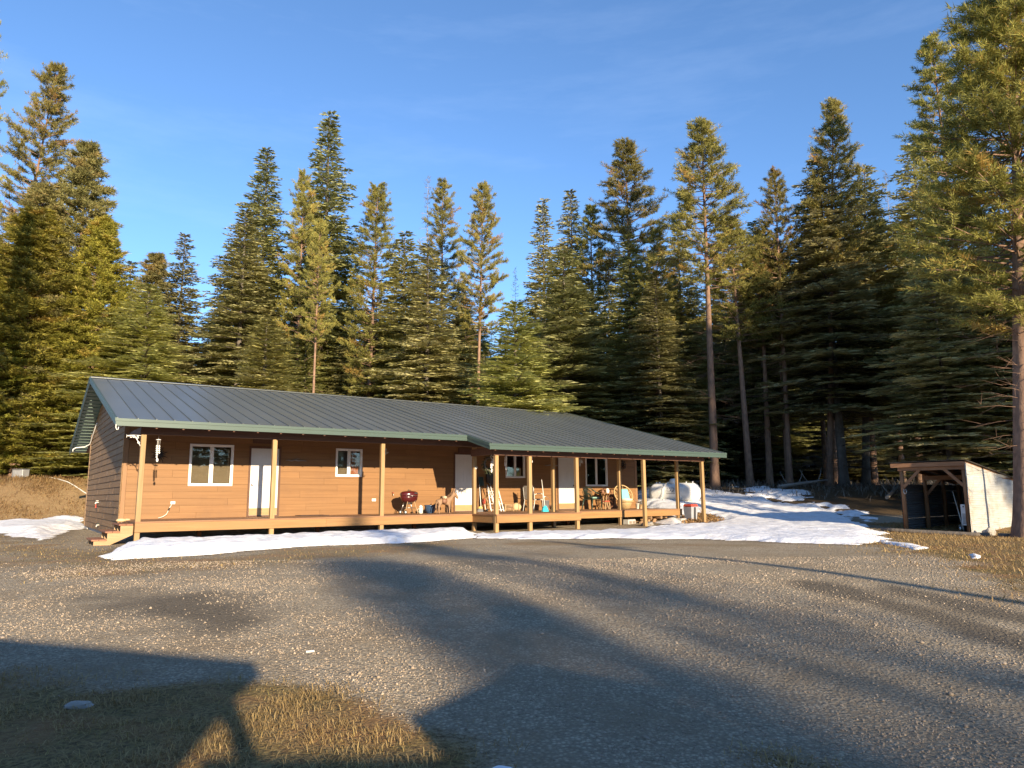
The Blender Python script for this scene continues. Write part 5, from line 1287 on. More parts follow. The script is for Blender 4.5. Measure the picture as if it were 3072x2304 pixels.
TREES = [
    ('P1', -20.73, 26, -0.0, 20.43, 0.85, 0.0, 'tall pine cut off by the left picture edge, sparse tufted branches'),
    ('P4', -32.55, 44, 2.39, 27.34, 1.94, 2.33, 'leaning pine with bare reddish trunk near left edge'),
    ('B1', -26.26, 42, 2.28, 20.57, 2.24, 0.0, 'bushy dark fir rising above the yellow pines on the left'),
    ('B1', -27.55, 40, 2.26, 17.06, 2.23, 0.0, 'brownish fir beside the leaning pine trunk'),
    ('Y1', -24.44, 41, 2.24, 15.39, 2.29, 0.0, 'bushy yellow green young pine, brightest tree left of the house'),
    ('Y2', -27.25, 39.5, 2.25, 15.21, 3.03, 0.0, 'wide yellow green pine above the grassy bank at far left'),
    ('Y1', -28.68, 39.0, 2.26, 11.84, 2.72, 0.0, 'low dense pine in the bottom left corner of the woods'),
    ('Y2', -25.23, 40, 2.24, 9.58, 2.04, 0.0, 'dense green pine growing directly left of the house ridge'),
    ('G1', -28.62, 52, 2.47, 16.54, 2.05, 0.0, 'small pointed fir peeking over the yellow pines'),
    ('B1', -25.72, 50, 2.41, 16.15, 1.97, 0.0, 'short round topped pine behind the pale green fir'),
    ('F4', -22.83, 48, 2.34, 17.33, 1.9, 0.0, 'pointed fir beside the sky gap left of the twin spires'),
    ('G2', -20.88, 40, 2.2, 11.17, 2.79, 0.0, 'pale green young fir just behind the left roof ridge'),
    ('F3', -25.66, 60, 2.57, 14.66, 2.09, 0.0, 'low distant fir filling the sky gap left of the twin firs'),
    ('F1', -17.99, 50, 2.32, 24.57, 2.44, 0.0, 'tall blue green fir, left one of the two tallest spires'),
    ('F2', -17.86, 46, 2.25, 18.22, 2.46, 0.0, 'dark fir leaning against the tall blue green fir'),
    ('F3', -13.49, 50, 2.27, 27.39, 2.97, 0.0, 'tallest fir spire left of the middle of the picture'),
    ('P3', -14.27, 47, 2.23, 20.99, 1.31, 0.0, 'thin yellowish pine standing between the two tallest firs'),
    ('P4', -12.06, 43, 1.52, 16.81, 1.0, 0.07, 'slender pine with long bare leaning trunk in front of the tallest fir'),
    ('G1', -13.32, 38, 0.19, 10.55, 2.65, 0.0, 'rounded light green young fir behind the roof, below the tallest spires'),
    ('P3', -9.17, 45, 1.51, 20.02, 1.63, 0.4, 'golden pine with bare trunk base right of the tallest fir'),
    ('G2', -6.8, 44, 0.58, 17.43, 2.45, 0.0, 'sunlit olive fir right of the golden pine'),
    ('S1', -6.33, 52, 2.22, 23.28, 1.09, 0.0, 'dead topped grey snag beside the forked pine'),
    ('P1', -5.2, 52, 2.2, 22.74, 1.64, 0.0, 'pine with ragged crown next to the dead snag'),
    ('F4', -5.05, 42, -0.0, 16.59, 2.34, 0.0, 'broad sunlit fir at the middle of the roof line'),
    ('F1', -3.72, 52, 2.2, 14.41, 2.05, 0.0, 'lower fir behind the bare trunked pine near picture centre'),
    ('P4', -2.4, 46, 0.27, 21.67, 1.45, 0.56, 'pine with narrow crown and two long bare trunks near picture centre'),
    ('G1', 0.19, 37, -0.0, 11.38, 2.58, 0.0, 'bright green pyramid shaped young fir behind roof centre'),
    ('S1', 0.32, 56, 2.21, 17.24, 0.78, 0.0, 'thin bare dead tree in the sky gap at picture centre'),
    ('F3', 2.22, 47, 0.1, 21.4, 1.92, 0.0, 'dark narrow fir right of the central sky gap'),
    ('F1', 4.34, 49, 0.62, 22.5, 1.93, 0.0, 'slim fir with pointed leader, second spire right of the gap'),
    ('P2', 5.58, 48, 1.16, 20.0, 1.61, 0.0, 'pine between the slim fir and the airy tall pine'),
    ('F4', 3.12, 41, 0.07, 15.68, 2.86, 0.0, 'wide dark green fir above the right part of the roof'),
    ('P4', 7.86, 46, 1.63, 23.24, 2.24, 0.0, 'airy tall pine with open crown above the right roof end'),
    ('G2', 7.36, 43, 1.57, 15.73, 2.1, 0.0, 'fir with brown tinged boughs under the airy tall pine'),
    ('F1', 8.3, 40, 1.51, 12.03, 2.04, 0.0, 'dark shaded fir beside the hip end of the roof'),
    ('P4', 10.75, 38.5, 1.39, 20.9, 2.11, 0.28, 'tall pine with long bare reddish trunk right of the house'),
    ('F3', 11.18, 46, 1.63, 18.18, 1.82, 0.0, 'dark fir left of the tall bare trunked pine'),
    ('F5', 15.95, 45, 1.61, 17.29, 1.78, 0.0, 'dark fir right of the tall bare trunked pine'),
    ('P1', 15.7, 41, 1.54, 18.94, 1.43, 0.34, 'thin crowned pine at the left edge of the shaded woods'),
    ('P4', 17.48, 40, 1.51, 22.94, 1.67, 1.95, 'tall thin pine rising above the shaded woods'),
    ('F5', 18.27, 40, 1.51, 19.33, 2.51, 0.0, 'big bushy fir with sunlit top in the shaded woods'),
    ('F5', 20.48, 42, 1.55, 19.7, 2.15, 1.46, 'dark fir right of the thin tall pine'),
    ('S1', 28.79, 52, 1.75, 23.87, 1.21, 0.0, 'bare twiggy tree between two dark firs on the right'),
    ('F5', 23.18, 39, 1.44, 19.69, 1.99, 0.0, 'dark pointed fir above the pole shed'),
    ('P2', 21.97, 34, 0.77, 23.67, 1.9, 0.0, 'tall pine with sparse side branches left of the nearest pine'),
    ('P5', 14.17, 20.2, -0.15, 17.15, 2.2, 1.53, 'nearest large pine at the right picture edge beside the shed'),
    ('F1', 22.55, 34, 0.77, 14.39, 2.21, 0.0, 'dark fir directly behind the white shed wall'),
    ('F4', 22.18, 31, 0.33, 15.18, 2.02, 0.0, 'shaded fir behind the nearest large pine'),
    ('F5', 18.84, 31, 0.33, 11.4, 1.8, 0.0, 'low shaded fir behind the open shed front'),
    ('P4', 8.15, 41, 1.54, 15.19, 1.14, 0.61, 'thin pale trunked tree behind the propane tank'),
]
for T_ in TREES: tree(*T_)
FILL= [('G1', -54.09, 68.46, 3.03, 15.94, 1.83), ('F2', -57.04, 74.87, 3.17, 17.9, 1.91), ('G1', -44.69, 60.93, 2.8, 14.95, 2.05), ('F4', -45.13, 64.16, 2.86, 17.25, 1.96), ('F2', -39.22, 58.78, 2.7, 14.15, 1.93), ('F2', -35.4, 56.11, 2.62, 12.95, 2.67), ('F2', -45.55, 75.23, 3.05, 18.56, 1.98), ('F4', -34.04, 59.94, 2.66, 13.13, 2.1), ('F1', -32.28, 59.32, 2.63, 16.11, 2.13), ('F3', -34.44, 67.72, 2.8, 16.47, 1.87), ('F2', -29.86, 62.12, 2.65, 14.7, 2.28), ('F1', -25.47, 57.14, 2.52, 10.8, 2.75), ('F4', -26.87, 64.09, 2.65, 13.2, 2.17), ('F2', -22.09, 56.18, 2.47, 16.17, 2.42), ('F4', -20.85, 58.38, 2.49, 15.95, 2.14), ('F1', -21.79, 66.49, 2.63, 15.6, 2.39), ('F4', -18.76, 63.35, 2.54, 17.1, 2.75), ('F2', -17.03, 62.81, 2.52, 15.5, 2.14), ('F3', -15.84, 66.9, 2.57, 18.01, 2.11), ('F3', -13.89, 68.54, 2.57, 16.39, 2.8), ('G1', -10.1, 56.97, 2.34, 12.49, 2.72), ('F3', -10.96, 70.81, 2.58, 18.93, 2.26), ('F1', -7.19, 57.11, 2.31, 12.82, 2.6), ('G1', -5.93, 60.14, 2.34, 13.23, 2.75), ('F4', -4.87, 71.76, 2.52, 20.47, 2.17), ('G1', -2.84, 64.41, 2.38, 14.43, 2.65), ('F3', -0.57, 65.07, 2.36, 13.81, 2.28), ('F4', 1.15, 64.08, 2.33, 14.35, 2.62), ('F3', 2.87, 59.59, 2.23, 15.73, 1.98), ('G1', 5.19, 66.3, 2.32, 19.84, 2.16), ('F1', 7.96, 71.5, 2.37, 20.48, 2.56), ('F4', 9.82, 70.09, 2.33, 22.69, 2.06), ('F3', 12.24, 70.32, 2.3, 18.51, 2.45), ('F3', 11.58, 56.23, 1.83, 17.07, 2.13), ('F3', 14.38, 61.78, 1.95, 18.97, 2.15), ('F3', 18.6, 70.76, 2.24, 19.46, 2.72), ('F3', 21.26, 73.34, 2.25, 22.67, 2.76), ('F4', 21.38, 66.59, 2.04, 22.38, 2.08), ('F5', 23.89, 69.42, 2.1, 21.72, 2.74), ('F5', 27.99, 74.73, 2.2, 24.11, 2.67), ('F5', 30.52, 75.92, 2.23, 25.21, 2.42), ('F5', 30.44, 71.18, 2.13, 23.74, 2.79), ('F5', 27.21, 59.31, 1.9, 16.04, 2.77), ('F5', 32.91, 66.97, 2.05, 20.9, 2.46), ('F5', 30.84, 60.09, 1.91, 17.15, 2.15), ('F5', 40.03, 73.12, 2.17, 19.8, 2.35), ('F5', 39.37, 67.0, 2.05, 21.55, 2.31), ('F5', 38.53, 61.86, 1.95, 19.63, 2.21), ('F5', 43.54, 66.77, 2.05, 20.44, 2.18), ('F5', 41.07, 59.98, 1.91, 20.21, 2.62), ('G1', 45.48, 63.64, 1.98, 20.28, 1.94), ('F5', 55.03, 73.83, 2.19, 23.12, 2.03), ('F2', 58.27, 75.45, 2.22, 23.58, 2.4), ('F5', 60.31, 75.62, 2.22, 22.82, 2.12)]
FILL2= [('F4', -36.43, 48.04, 2.5, 9.75, 1.75), ('G2', -34.6, 47.23, 2.46, 10.01, 1.77), ('G2', -35.05, 50.13, 2.52, 11.69, 2.06), ('F1', -32.74, 49.62, 2.48, 11.49, 2.16), ('P3', -31.36, 50.27, 2.48, 10.39, 1.69), ('G2', -32.85, 54.92, 2.57, 14.11, 2.26), ('F1', -26.49, 46.52, 2.36, 11.46, 2.0), ('F4', -28.8, 54.11, 2.51, 12.26, 2.09), ('F4', -23.07, 46.34, 2.32, 10.15, 2.36), ('G1', -24.2, 52.56, 2.43, 9.03, 2.05), ('G2', -21.1, 49.84, 2.35, 9.6, 1.68), ('G2', -20.24, 52.32, 2.38, 9.53, 2.0), ('G2', -17.03, 47.35, 2.26, 10.16, 2.13), ('G2', -17.22, 53.71, 2.37, 9.96, 1.78), ('G1', -13.49, 46.11, 2.2, 10.57, 1.63), ('G2', -12.75, 48.69, 2.24, 9.8, 1.74), ('F1', -10.93, 47.5, 2.2, 9.71, 1.76), ('G2', -9.46, 48.7, 2.2, 12.45, 1.87), ('G2', -8.24, 49.92, 2.2, 11.92, 2.05), ('P3', -6.22, 46.72, 1.39, 12.48, 1.68), ('G1', -4.95, 46.96, 1.16, 11.11, 1.72), ('G2', -3.32, 50.39, 1.9, 12.64, 1.65), ('G2', -1.86, 47.26, 0.52, 10.28, 1.7), ('F4', -0.45, 48.93, 0.74, 10.42, 1.77), ('G2', 1.37, 46.3, 0.09, 11.73, 1.74), ('F2', 3.08, 49.88, 0.28, 15.88, 2.08), ('F1', 4.79, 50.26, 0.84, 15.27, 1.69), ('G2', 6.78, 51.83, 1.66, 12.46, 2.18), ('F3', 8.45, 50.24, 1.71, 13.35, 1.96), ('F2', 9.11, 46.44, 1.64, 13.47, 2.18), ('F3', 12.0, 51.5, 1.74, 15.27, 2.26), ('G2', 14.48, 54.81, 1.81, 12.86, 2.0), ('F5', 15.99, 52.81, 1.77, 14.69, 2.02), ('F5', 19.38, 56.83, 1.85, 16.83, 2.09), ('F5', 21.67, 57.69, 1.86, 12.62, 2.39), ('F5', 21.85, 53.67, 1.78, 13.45, 2.38), ('F5', 25.98, 59.47, 1.9, 13.35, 2.01), ('F5', 28.16, 59.61, 1.9, 13.69, 1.84), ('F5', 27.09, 52.76, 1.77, 13.97, 2.37), ('F5', 29.73, 53.81, 1.79, 14.58, 2.09), ('F5', 33.49, 57.16, 1.85, 12.37, 2.18), ('F5', 35.48, 56.44, 1.84, 14.9, 1.94), ('F5', 36.67, 55.76, 1.83, 12.5, 1.82), ('F5', 39.74, 57.6, 1.86, 15.61, 1.94), ('F5', 41.98, 58.46, 1.88, 15.81, 1.83), ('F5', 41.98, 55.54, 1.82, 15.01, 2.31)]
UNDER= [('G2', 6.82, 46.97, 1.57, 3.08, 2.05), ('F2', 9.74, 51.95, 1.75, 5.77, 1.67), ('F2', 12.78, 51.73, 1.74, 7.15, 2.08), ('F2', 18.31, 59.12, 1.89, 4.98, 1.32), ('F4', 18.38, 51.91, 1.75, 9.16, 2.17), ('G2', 24.69, 59.18, 1.89, 10.38, 1.66), ('F1', 23.63, 49.73, 1.7, 4.16, 2.16), ('F2', 28.03, 53.03, 1.77, 4.13, 2.02)]
TRUNKS= [('P4', 15.2, 42.87, 1.57, 15.74, 1.75), ('P4', 16.34, 42.94, 1.57, 15.03, 1.58), ('P4', 20.15, 46.49, 1.64, 16.82, 1.61), ('P4', 21.09, 42.29, 1.56, 15.19, 1.8), ('P4', 25.37, 47.04, 1.65, 17.87, 1.66), ('P4', 24.01, 42.64, 1.56, 15.98, 2.02), ('P4', 13.43, 40.98, 1.54, 15.83, 1.89), ('P4', 20.76, 46.63, 1.64, 15.18, 1.89)]
def fill_label(x, y):
    p = x/y
    if p < -.46: return 'distant fir top showing behind the yellow green pines on the left'
    if p < -.25: return 'distant fir partly hidden behind the tall spires left of centre'
    if p < -.02: return 'distant fir partly hidden behind the golden pines at centre'
    if p < .26: return 'dark distant fir filling the gaps between the spires right of centre'
    return 'dark distant fir deep in the shaded woods on the right'
for k, x, y, z, h, r in FILL + FILL2: tree(k, x, y, z, h, r, 0, fill_label(x, y), 'distant firs behind the house: '+('left' if x/y < -.46 else 'left centre' if x/y < -.25 else 'centre' if x/y < -.02 else 'right centre' if x/y < .26 else 'right'))
for k, x, y, z, h, r in UNDER: tree(k, x, y, z, h, r, 0, 'low dark understory fir among the trunks of the shaded woods', 'understory firs in the shaded woods')
for k, x, y, z, h, r in TRUNKS: tree(k, x, y, z, h, r, rnd.uniform(-.4,.4), 'slim bare trunked tree deep in the shaded woods', 'bare trunks in the shaded woods')

for x, y, h, lab in ((-27.6,40.0,1.5,'small yellowish pine sapling on the bank left of the utility box'), (-24.9,39.6,1.2,'small yellowish pine sapling on the bank just right of the utility box'), (-22.6,40.6,1.7,'taller yellowish pine sapling on the bank nearest the house'), (-29.3,41,1.1,'low pine sapling at the far left end of the bank')):
    tree('Y1', x, y, tz(x, y), h, h*.45, 0, lab, 'pine saplings on the bank')
for (x0, y0, x1, y1, r, lab) in ((9.2,41.0,11.6,42.6,.11,'fallen trunk on the ground just right of the tall bare trunked pine'), (14.0,38.2,17.2,39.6,.10,'fallen trunk at the edge of the shaded woods behind the snow'), (17.6,34.2,19.4,36.4,.09,'fallen branch log in the woods behind the shed')):
    d = Vector((x1-x0, y1-y0, 0)); t = empty('fallen_log', (x0, y0, tz(x0, y0)+r), 0, lab, 'log', 'fallen logs in the woods')
    P_ = [Vector((d.x*k/5, d.y*k/5, tz(x0+d.x*k/5, y0+d.y*k/5)-tz(x0, y0)+.25*k/5)) for k in range(6)]
    MB().tube(P_, [r, r*.95, r*.9, r*.8, r*.65, r*.4], 8).build('trunk', M['bark_dead'], t)
    for k in (1, 2, 3, 4): MB().tube([P_[k], P_[k]+Vector((.2*(-1)**k, .1, .35)), P_[k]+Vector((.35*(-1)**k, .2, .75))], [.03,.02,.006], 5).build('broken_branch', M['bark_dead'], t)
# trees standing behind the camera: they cast the shade on the drive and on the woods
SHADE = [('F2', 26.40, -46.0, 17.0, 1.00), ('P2', 28.73, -48.0, 17.7, 1.30), ('F1', 29.28, -47.0, 17.3, 0.70), ('P2', 30.03, -46.5, 20.2, 1.00), ('F3', 32.16, -48.0, 18.8, 0.60), ('P3', 26.04, -44.0, 16.6, 1.20),
         ('P2', 18.55, 15.8, 15.0, .8),
         ('P4', 41,-20, 27, 3.0), ('P4', 37,-4, 26, 3.0), ('P1', 40,-10, 27, 3.2), ('P1', 52,0, 26, 3.0), ('P4', 50,-16, 28, 3.2), ('P1', 45,-15, 29, 3.2), ('P4', 56,-6, 27, 3.0)]
for i, (k, x, y, h, r) in enumerate(SHADE):
    tree(k, x, y, tz(x, y), h, r, 0, 'conifer standing behind the photographer and shading the drive' if y < 10 else 'pine beyond the right picture edge shading the white shed wall', 'conifers behind the photographer' if y < 10 else None)

tree('B1', 3.18, -2.5, -.35, 2.15, .22, 0, 'unseen small conifer added behind the photographer to cast a rounded shadow')  # out of view, added only to throw the rounded shadow on the grass
# the porch behind the photographer, whose shadow lies across the lower left
por = empty('porch_shelter', (0,-5,-.35), 0, 'flat roofed porch behind the photographer casting the lower left shadow', 'porch')
MB().add([(3.38,.43,3.04),(3.48,-.80,3.04),(-8,-.80+1.6,3.04),(-8,4.5,3.04),(3.38,.43,3.19),(3.48,-.80,3.19),(-8,.80,3.19),(-8,4.5,3.19)], [(0,3,2,1),(4,5,6,7),(0,1,5,4),(1,2,6,5),(2,3,7,6),(3,0,4,7)]).build('roof', M['green'], por)
MB().box(-8, 2.60, .30, .42, 0, 3.03).build('wall', M['siding'], por)
MB().add([(2.601,.42,2.44),(2.969,.42,2.75),(2.969,.42,3.03),(2.601,.42,3.03),(2.601,.46,2.44),(2.969,.46,2.75),(2.969,.46,3.03),(2.601,.46,3.03)], [(0,1,2,3),(7,6,5,4),(0,4,5,1),(1,5,6,2),(2,6,7,3),(3,7,4,0)]).build('corner_brace', M['post'], por)
MB().box(2.97, 3.045, .40, .55, 0, 3.03).build('post', M['post'], por)
MB().box(2.602, 5.2, .72, .80, 0, 2.44).build('railing', M['siding'], por)
q = empty('shadow_box_shed', (4.5,-3.2,-.35), R(-33), 'unseen box shed added behind the photographer to cast the lower centre shadow', 'shed')  # plain unseen box, added and sized to shape the lower centre shadow
MB().box(-.55,.55,-.6,.6,0,2.36).build('wall', M['siding'], q)
MB().hexa([(-.62,-.7,2.37),(.62,-.7,2.37),(.62,.7,2.43),(-.62,.7,2.43),(-.62,-.7,2.43),(.62,-.7,2.43),(.62,.7,2.49),(-.62,.7,2.49)]).build('roof', M['green'], q)
q = empty('utility_pole', (15.1,-10.0,-.35), 0, 'wooden utility pole outside the picture whose shadow crosses the drive', 'utility pole')
MB().tube([(0,0,-.3),(0,0,8.3)], [.13,.10], 10).build('pole', M['log'], q)
MB().box(-.5,.5,-.05,.05,7.6,7.72).build('crossarm', M['log'], q)

# far woods in view plus an added unseen ring: light crowns of broad sprays on short trunks
def treeline(name, spots, seed, leaf):
    g = np.random.default_rng(seed); VV_=[]; FF_=[]; TT_=[]; k0=0
    base=[]
    for sd_ in range(3):
        g2=np.random.default_rng(seed+sd_); P=[];D=[];L=[];W=[];T=[]
        for i in range(30):
            q=(i+g2.random())/30; rad=(1-q)**.7*(.8+.4*g2.random())+.04
            for j in range(7):
                az=g2.uniform(0,6.28); d=np.array([math.cos(az),math.sin(az),-.35+.5*q])
                for t in (.25,.55,.85):
                    for s_ in (-1,1):
                        b=np.array([0,0,.03+.97*q*1.0])*1.0
                        P.append(b+np.array([d[0]*rad*t,d[1]*rad*t,d[2]*rad*t*.10])); dd=unit(d+s_*.6*np.array([-d[1],d[0],0])+g2.normal(0,.2,3)); D.append(dd); L.append(rad*.42+.05); W.append(.10); T.append(g2.random())
        base.append((np.array(P),np.array(D),np.array(L),np.array(W),np.array(T)))
    for x,y,h,r in spots:
        P,D,L,W,T=base[g.integers(3)]; a=g.uniform(0,6.28); c_,s_=math.cos(a),math.sin(a)
        rot=lambda A: np.stack([A[:,0]*c_-A[:,1]*s_,A[:,0]*s_+A[:,1]*c_,A[:,2]],1)
        P2=rot(P)*np.array([r,r,h])+np.array([x,y,tz(x,y)]); D2=rot(D)
        S=unit(np.cross(D2,np.array([0,0,1.])+g.normal(0,.5,D2.shape)))
        V,F=kites(P2,D2,S,L*r,np.full(len(P2),.11*r))
        VV_.append(V);FF_.append(F+k0);TT_.append(np.repeat(np.clip(T*.7+g.uniform(0,.3),0,1),4)); k0+=len(V)
    return tag(link(name, tri_mesh(name, np.concatenate(VV_), np.concatenate(FF_), dict(tint=np.concatenate(TT_))), M[leaf]), kind='stuff')
sp=[]
for i in range(95):
    p=-1.0+2.0*i/94; y=rnd.uniform(78,96); 
    hz = (1.1+(1485-(1010 if p < -.05 else 930)-rnd.uniform(-50,70))/2153*y-2.4)
    if -.49 < p < -.38 or -.05 < p < .03: hz *= .8
    sp.append((p*y, y, hz, rnd.uniform(2.6,3.8)))
for i in range(46):
    p=-1.0+2.0*i/45; y=rnd.uniform(62,72); sp.append((p*y, y, rnd.uniform(5,9), rnd.uniform(2.4,3.4)))
treeline('distant_forest', sp, 31, 'fir')
sp=[]  # unseen tree ring added to keep out the bright low sky
for i in range(60): sp.append((-95+190*i/59+rnd.uniform(-2,2), rnd.uniform(-75,-58), rnd.uniform(9,12.5), rnd.uniform(2.5,3.6)))
for i in range(26): sp.append((-60+rnd.uniform(-10,4), -58+90*i/25, rnd.uniform(12,17), rnd.uniform(2.5,3.6)))
for i in range(30): sp.append((72+rnd.uniform(-4,10), -58+110*i/29, rnd.uniform(10,13), rnd.uniform(2.5,3.6)))
treeline('sky_blocking_treeline', sp, 41, 'fir')

# ------------------------------------------------------------------ snow
M['snow'] = mat('snow', (0.84,0.84,0.86), (0.76,0.76,0.78), (9,9,9), rough=0.8, bump=0.9, var=0.0, dirt=(0.50,0.43,0.35,0.55), dirt_scale=3.5, bdist=0.03, detail=8)
def snow(name, poly, hmax, edge, res, holes=(), jag=.25, bump=.03, freq=2.0, patchy=0.0):
    P = np.array(poly); x = np.arange(P[:,0].min()-.3, P[:,0].max()+.3, res); y = np.arange(P[:,1].min()-.3, P[:,1].max()+.3, res)
    X, Y = np.meshgrid(x, y)
    d = sdist(X, Y, poly)
    for h in holes: d = np.minimum(d, -sdist(X, Y, h))
    d = d + jag*(fbm(X*freq, Y*freq, 4)-.47)*2
    if patchy: d = np.minimum(d, (fbm(X*.9+7, Y*.9, 4)-patchy)*3)
    hh = hmax*smooth(d/edge)*(.7+.6*fbm(X*.8+3, Y*.8, 3)) + bump*(fbm(X*3.1, Y*3.1, 3)-.5)*smooth(d/edge*1.5)
    Z = terrain(X, Y) + np.where(d > 0, hh, -.12) + .005
    ins = d > 0
    cell = ins[:-1,:-1] | ins[1:,:-1] | ins[:-1,1:] | ins[1:,1:]
    ix = np.arange(X.size).reshape(X.shape)
    F = np.stack([ix[:-1,:-1], ix[:-1,1:], ix[1:,1:], ix[1:,:-1]], -1)[cell]
    used = np.unique(F); mp_ = np.zeros(X.size, int); mp_[used] = np.arange(len(used))
    V = np.stack([X, Y, Z], -1).reshape(-1,3)[used]
    return tag(link(name, tri_mesh(name, V, mp_[F], smooth=True), M['snow']), kind='stuff')
snow('snow', SNOWA, .19, .4, .05, jag=.20, bump=.10, freq=3.0)
snow('snow', SNOWB, .10, .6, .10, holes=(HOLE,), jag=.5, bump=.08)
snow('snow', SNOWC, .22, .9, .12, jag=.35, bump=.05)
snow('snow', SNOWD, .05, .2, .06, jag=.25)
snow('snow', SNOWE, .05, .15, .04, jag=.12)
snow('snow', [(11.4,35),(12.2,39.5),(14.8,38),(14.6,34),(14.9,30.5),(13.6,28.0),(12.6,30),(11.0,33.8)], .14, .5, .10, jag=.7, bump=.07, patchy=.36)
snow('snow', [(-.16,4.02),(-.02,3.98),(.02,4.06),(-.1,4.1)], .03, .06, .015, jag=.04)

# ------------------------------------------------------------------ loose gravel, grass and litter
def scatter(n, x0, x1, y0, y1, power=1.0):
    y = y0+(y1-y0)*rng.random(n)**power; x = x0+(x1-x0)*rng.random(n)
    k = np.abs(x) < .78*y+.6
    return x[k], y[k]
def attr_at(poly, x, y, soft, j): return np.clip(.5+(sdist(x, y, poly)+j*(fbm(x*1.3+5, y*1.3, 4)-.47)*2)/soft, 0, 1)
x, y = scatter(230000, -9, 11, 3.4, 13, 1.9)
gr = np.maximum(attr_at(G1, x, y, .5, .35), attr_at(G2, x, y, 1.6, 1.2)); dr = np.maximum.reduce([attr_at(DIRT, x, y, 1.3, .9), attr_at(TRACK1, x, y, .9, .4), attr_at(TRACK2, x, y, .9, .4)])
keep = (rng.random(len(x)) > gr*1.1) & (rng.random(len(x)) > dr*.95) & (rng.random(len(x)) < np.clip(3.0*(fbm(x*.9, y*.9, 4)-.33), .08, .8))
x, y = x[keep], y[keep]; n = len(x)
s = np.clip(rng.lognormal(-5.12, .36, n), .003, .022)*np.clip(.75+.05*y, .8, 1.3)
octa = np.array([(1,0,0),(-1,0,0),(0,1,0),(0,-1,0),(0,0,1),(0,0,-1)], float)
of = np.array([(0,2,4),(2,1,4),(1,3,4),(3,0,4),(2,0,5),(1,2,5),(3,1,5),(0,3,5)])
V = octa[None]*rng.uniform(.6,1.4,(n,6,1))*s[:,None,None]; V[:,:,2] *= .75
a = rng.uniform(0,6.28,n); ca, sa = np.cos(a)[:,None], np.sin(a)[:,None]
Vx = V[:,:,0]*ca-V[:,:,1]*sa; Vy = V[:,:,0]*sa+V[:,:,1]*ca
z = terrain(x, y)+.03*(fbm(x*.7, y*.7, 3)-.45)
V = np.stack([Vx+x[:,None], Vy+y[:,None], V[:,:,2]+z[:,None]+s[:,None]*.25], -1).reshape(-1,3)
Fp = (of[None]+np.arange(n)[:,None,None]*6).reshape(-1,3)
pm_ = leaf_mat('pebble', (0.31,0.252,0.178), (0.47,0.39,0.28), (0.54,0.455,0.335), 0.0)
tag(link('gravel', tri_mesh('gravel', V, Fp, dict(tint=np.repeat(rng.random(n)**1.1, 6))), pm_), kind='stuff')

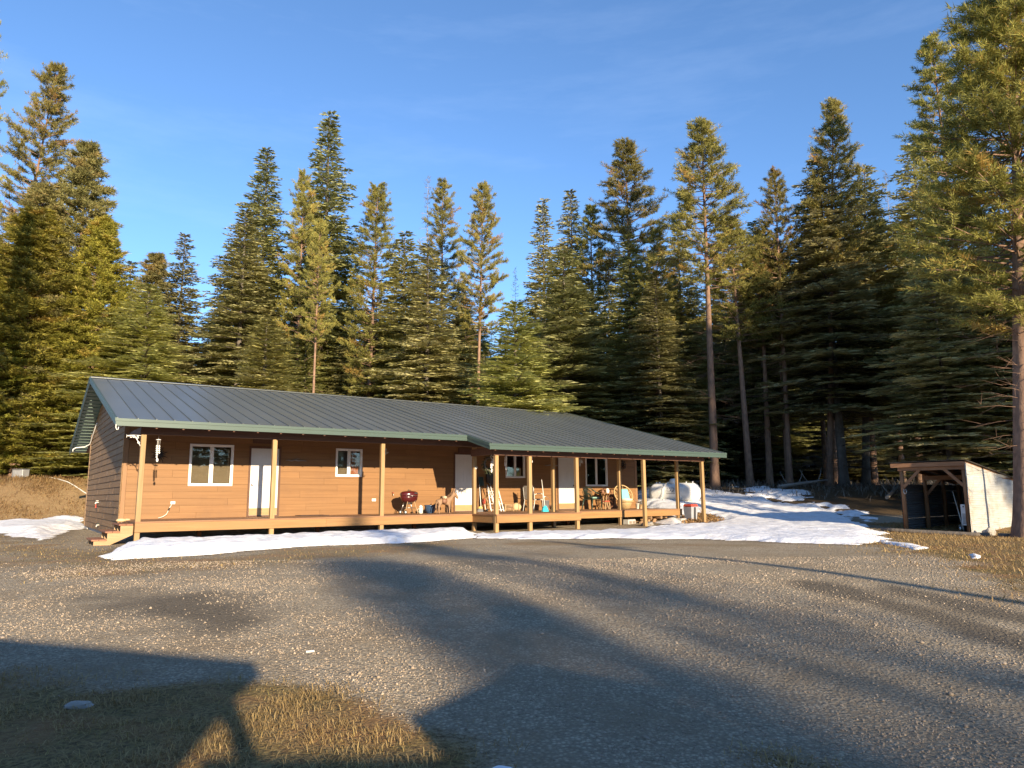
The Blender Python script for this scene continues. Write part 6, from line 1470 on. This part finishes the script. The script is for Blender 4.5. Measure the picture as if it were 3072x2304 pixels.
M['straw'] = leaf_mat('dry_grass', (0.20,0.125,0.06), (0.46,0.325,0.14), (0.27,0.22,0.065), .3)
def blades(name, x, y, hmin, hmax, wd, lean, m_):
    n = len(x); z = terrain(x, y)+.03*(fbm(x*.7, y*.7, 3)-.45)
    a = rng.uniform(0,6.28,n); h = hmin+(hmax*1.25-hmin)*rng.random(n)**1.7; ln = rng.uniform(.45,1,n)*lean
    d = np.stack([np.cos(a), np.sin(a)], -1); sd = np.stack([-d[:,1], d[:,0]], -1)*wd*rng.uniform(.6,1.3,n)[:,None]
    b0 = np.stack([x, y, z-.005], -1)
    up = np.sqrt(np.maximum(.02, 1-np.minimum(1,ln**.6)**2))
    mid = b0+np.concatenate([d*(ln*h*.45)[:,None], (up*h*.6)[:,None]], 1); tip = b0+np.concatenate([d*(ln*h*1.1)[:,None], (up*h*.75)[:,None]], 1)
    S3 = np.concatenate([sd, np.zeros((n,1))], 1)
    V = np.stack([b0-S3, b0+S3, mid+S3*.8, mid-S3*.8, tip], 1).reshape(-1,3); k = np.arange(n)*5
    F = np.concatenate([np.stack([k,k+1,k+2],1), np.stack([k,k+2,k+3],1), np.stack([k+3,k+2,k+4],1)])
    tag(link(name, tri_mesh(name, V, F, dict(tint=np.repeat(np.clip(rng.random(n)*.7+.5*fbm(x*1.5, y*1.5, 3), 0, 1), 5))), m_), kind='stuff')
x, y = scatter(260000, -7, 2.5, 3.2, 6.6, 1.0); k = rng.random(len(x)) < np.maximum(attr_at(G1, x, y, .5, .35), attr_at(G5, x, y, .4, .2))*np.clip(2.4*(fbm(x*2.6, y*2.6, 4)-.36),.06,1); blades('grass', x[k], y[k], .025, .085, .0024, 1.0, M['straw'])
x, y = scatter(120000, 5, 24, 7, 28, 1.0); k = rng.random(len(x)) < attr_at(G2, x, y, 1.6, 1.2)*(.2+1.0*fbm(x*.9, y*.9, 3)); blades('grass', x[k], y[k], .04, .13, .006, .95, M['straw'])
x = rng.uniform(-18, 0, 70000); y = rng.uniform(10, 24, 70000); k = rng.random(len(x)) < .5*attr_at(G3, x, y, 1.6, 1.2)*fbm(x, y, 3); blades('grass', x[k], y[k], .02, .07, .006, .9, M['straw'])
x = rng.uniform(-34, -14, 90000); y = rng.uniform(30, 44, 90000); vv_ = -(x-OX)*UY+(y-OY)*UX; k = rng.random(len(x)) < smooth((vv_-15)/3)*np.clip(2.2*(fbm(x*.7, y*.7, 4)-.3), .05, 1); blades('grass', x[k], y[k], .08, .34, .014, .9, M['straw'])
# forest floor litter: dead twigs on the ground under the trees on the right
x = rng.uniform(4, 30, 9000); y = rng.uniform(31, 52, 9000); k = rng.random(len(x)) < smooth((y-33)/5); blades('forest_litter', x[k], y[k], .2, .7, .018, .96, M['twig'])
bark_litter = [(7.0+rnd.gauss(0,.9), 29.2+rnd.gauss(0,1.1)) for _ in range(2600)]
x = np.array([p[0] for p in bark_litter]); y = np.array([p[1] for p in bark_litter]); k = sdist(x, y, HOLE) > -.2
M['chips'] = leaf_mat('wood_chips', (0.16,0.09,0.045), (0.40,0.24,0.11), None, .1)
blades('bark_mulch', x[k], y[k], .05, .16, .022, .98, M['chips'])
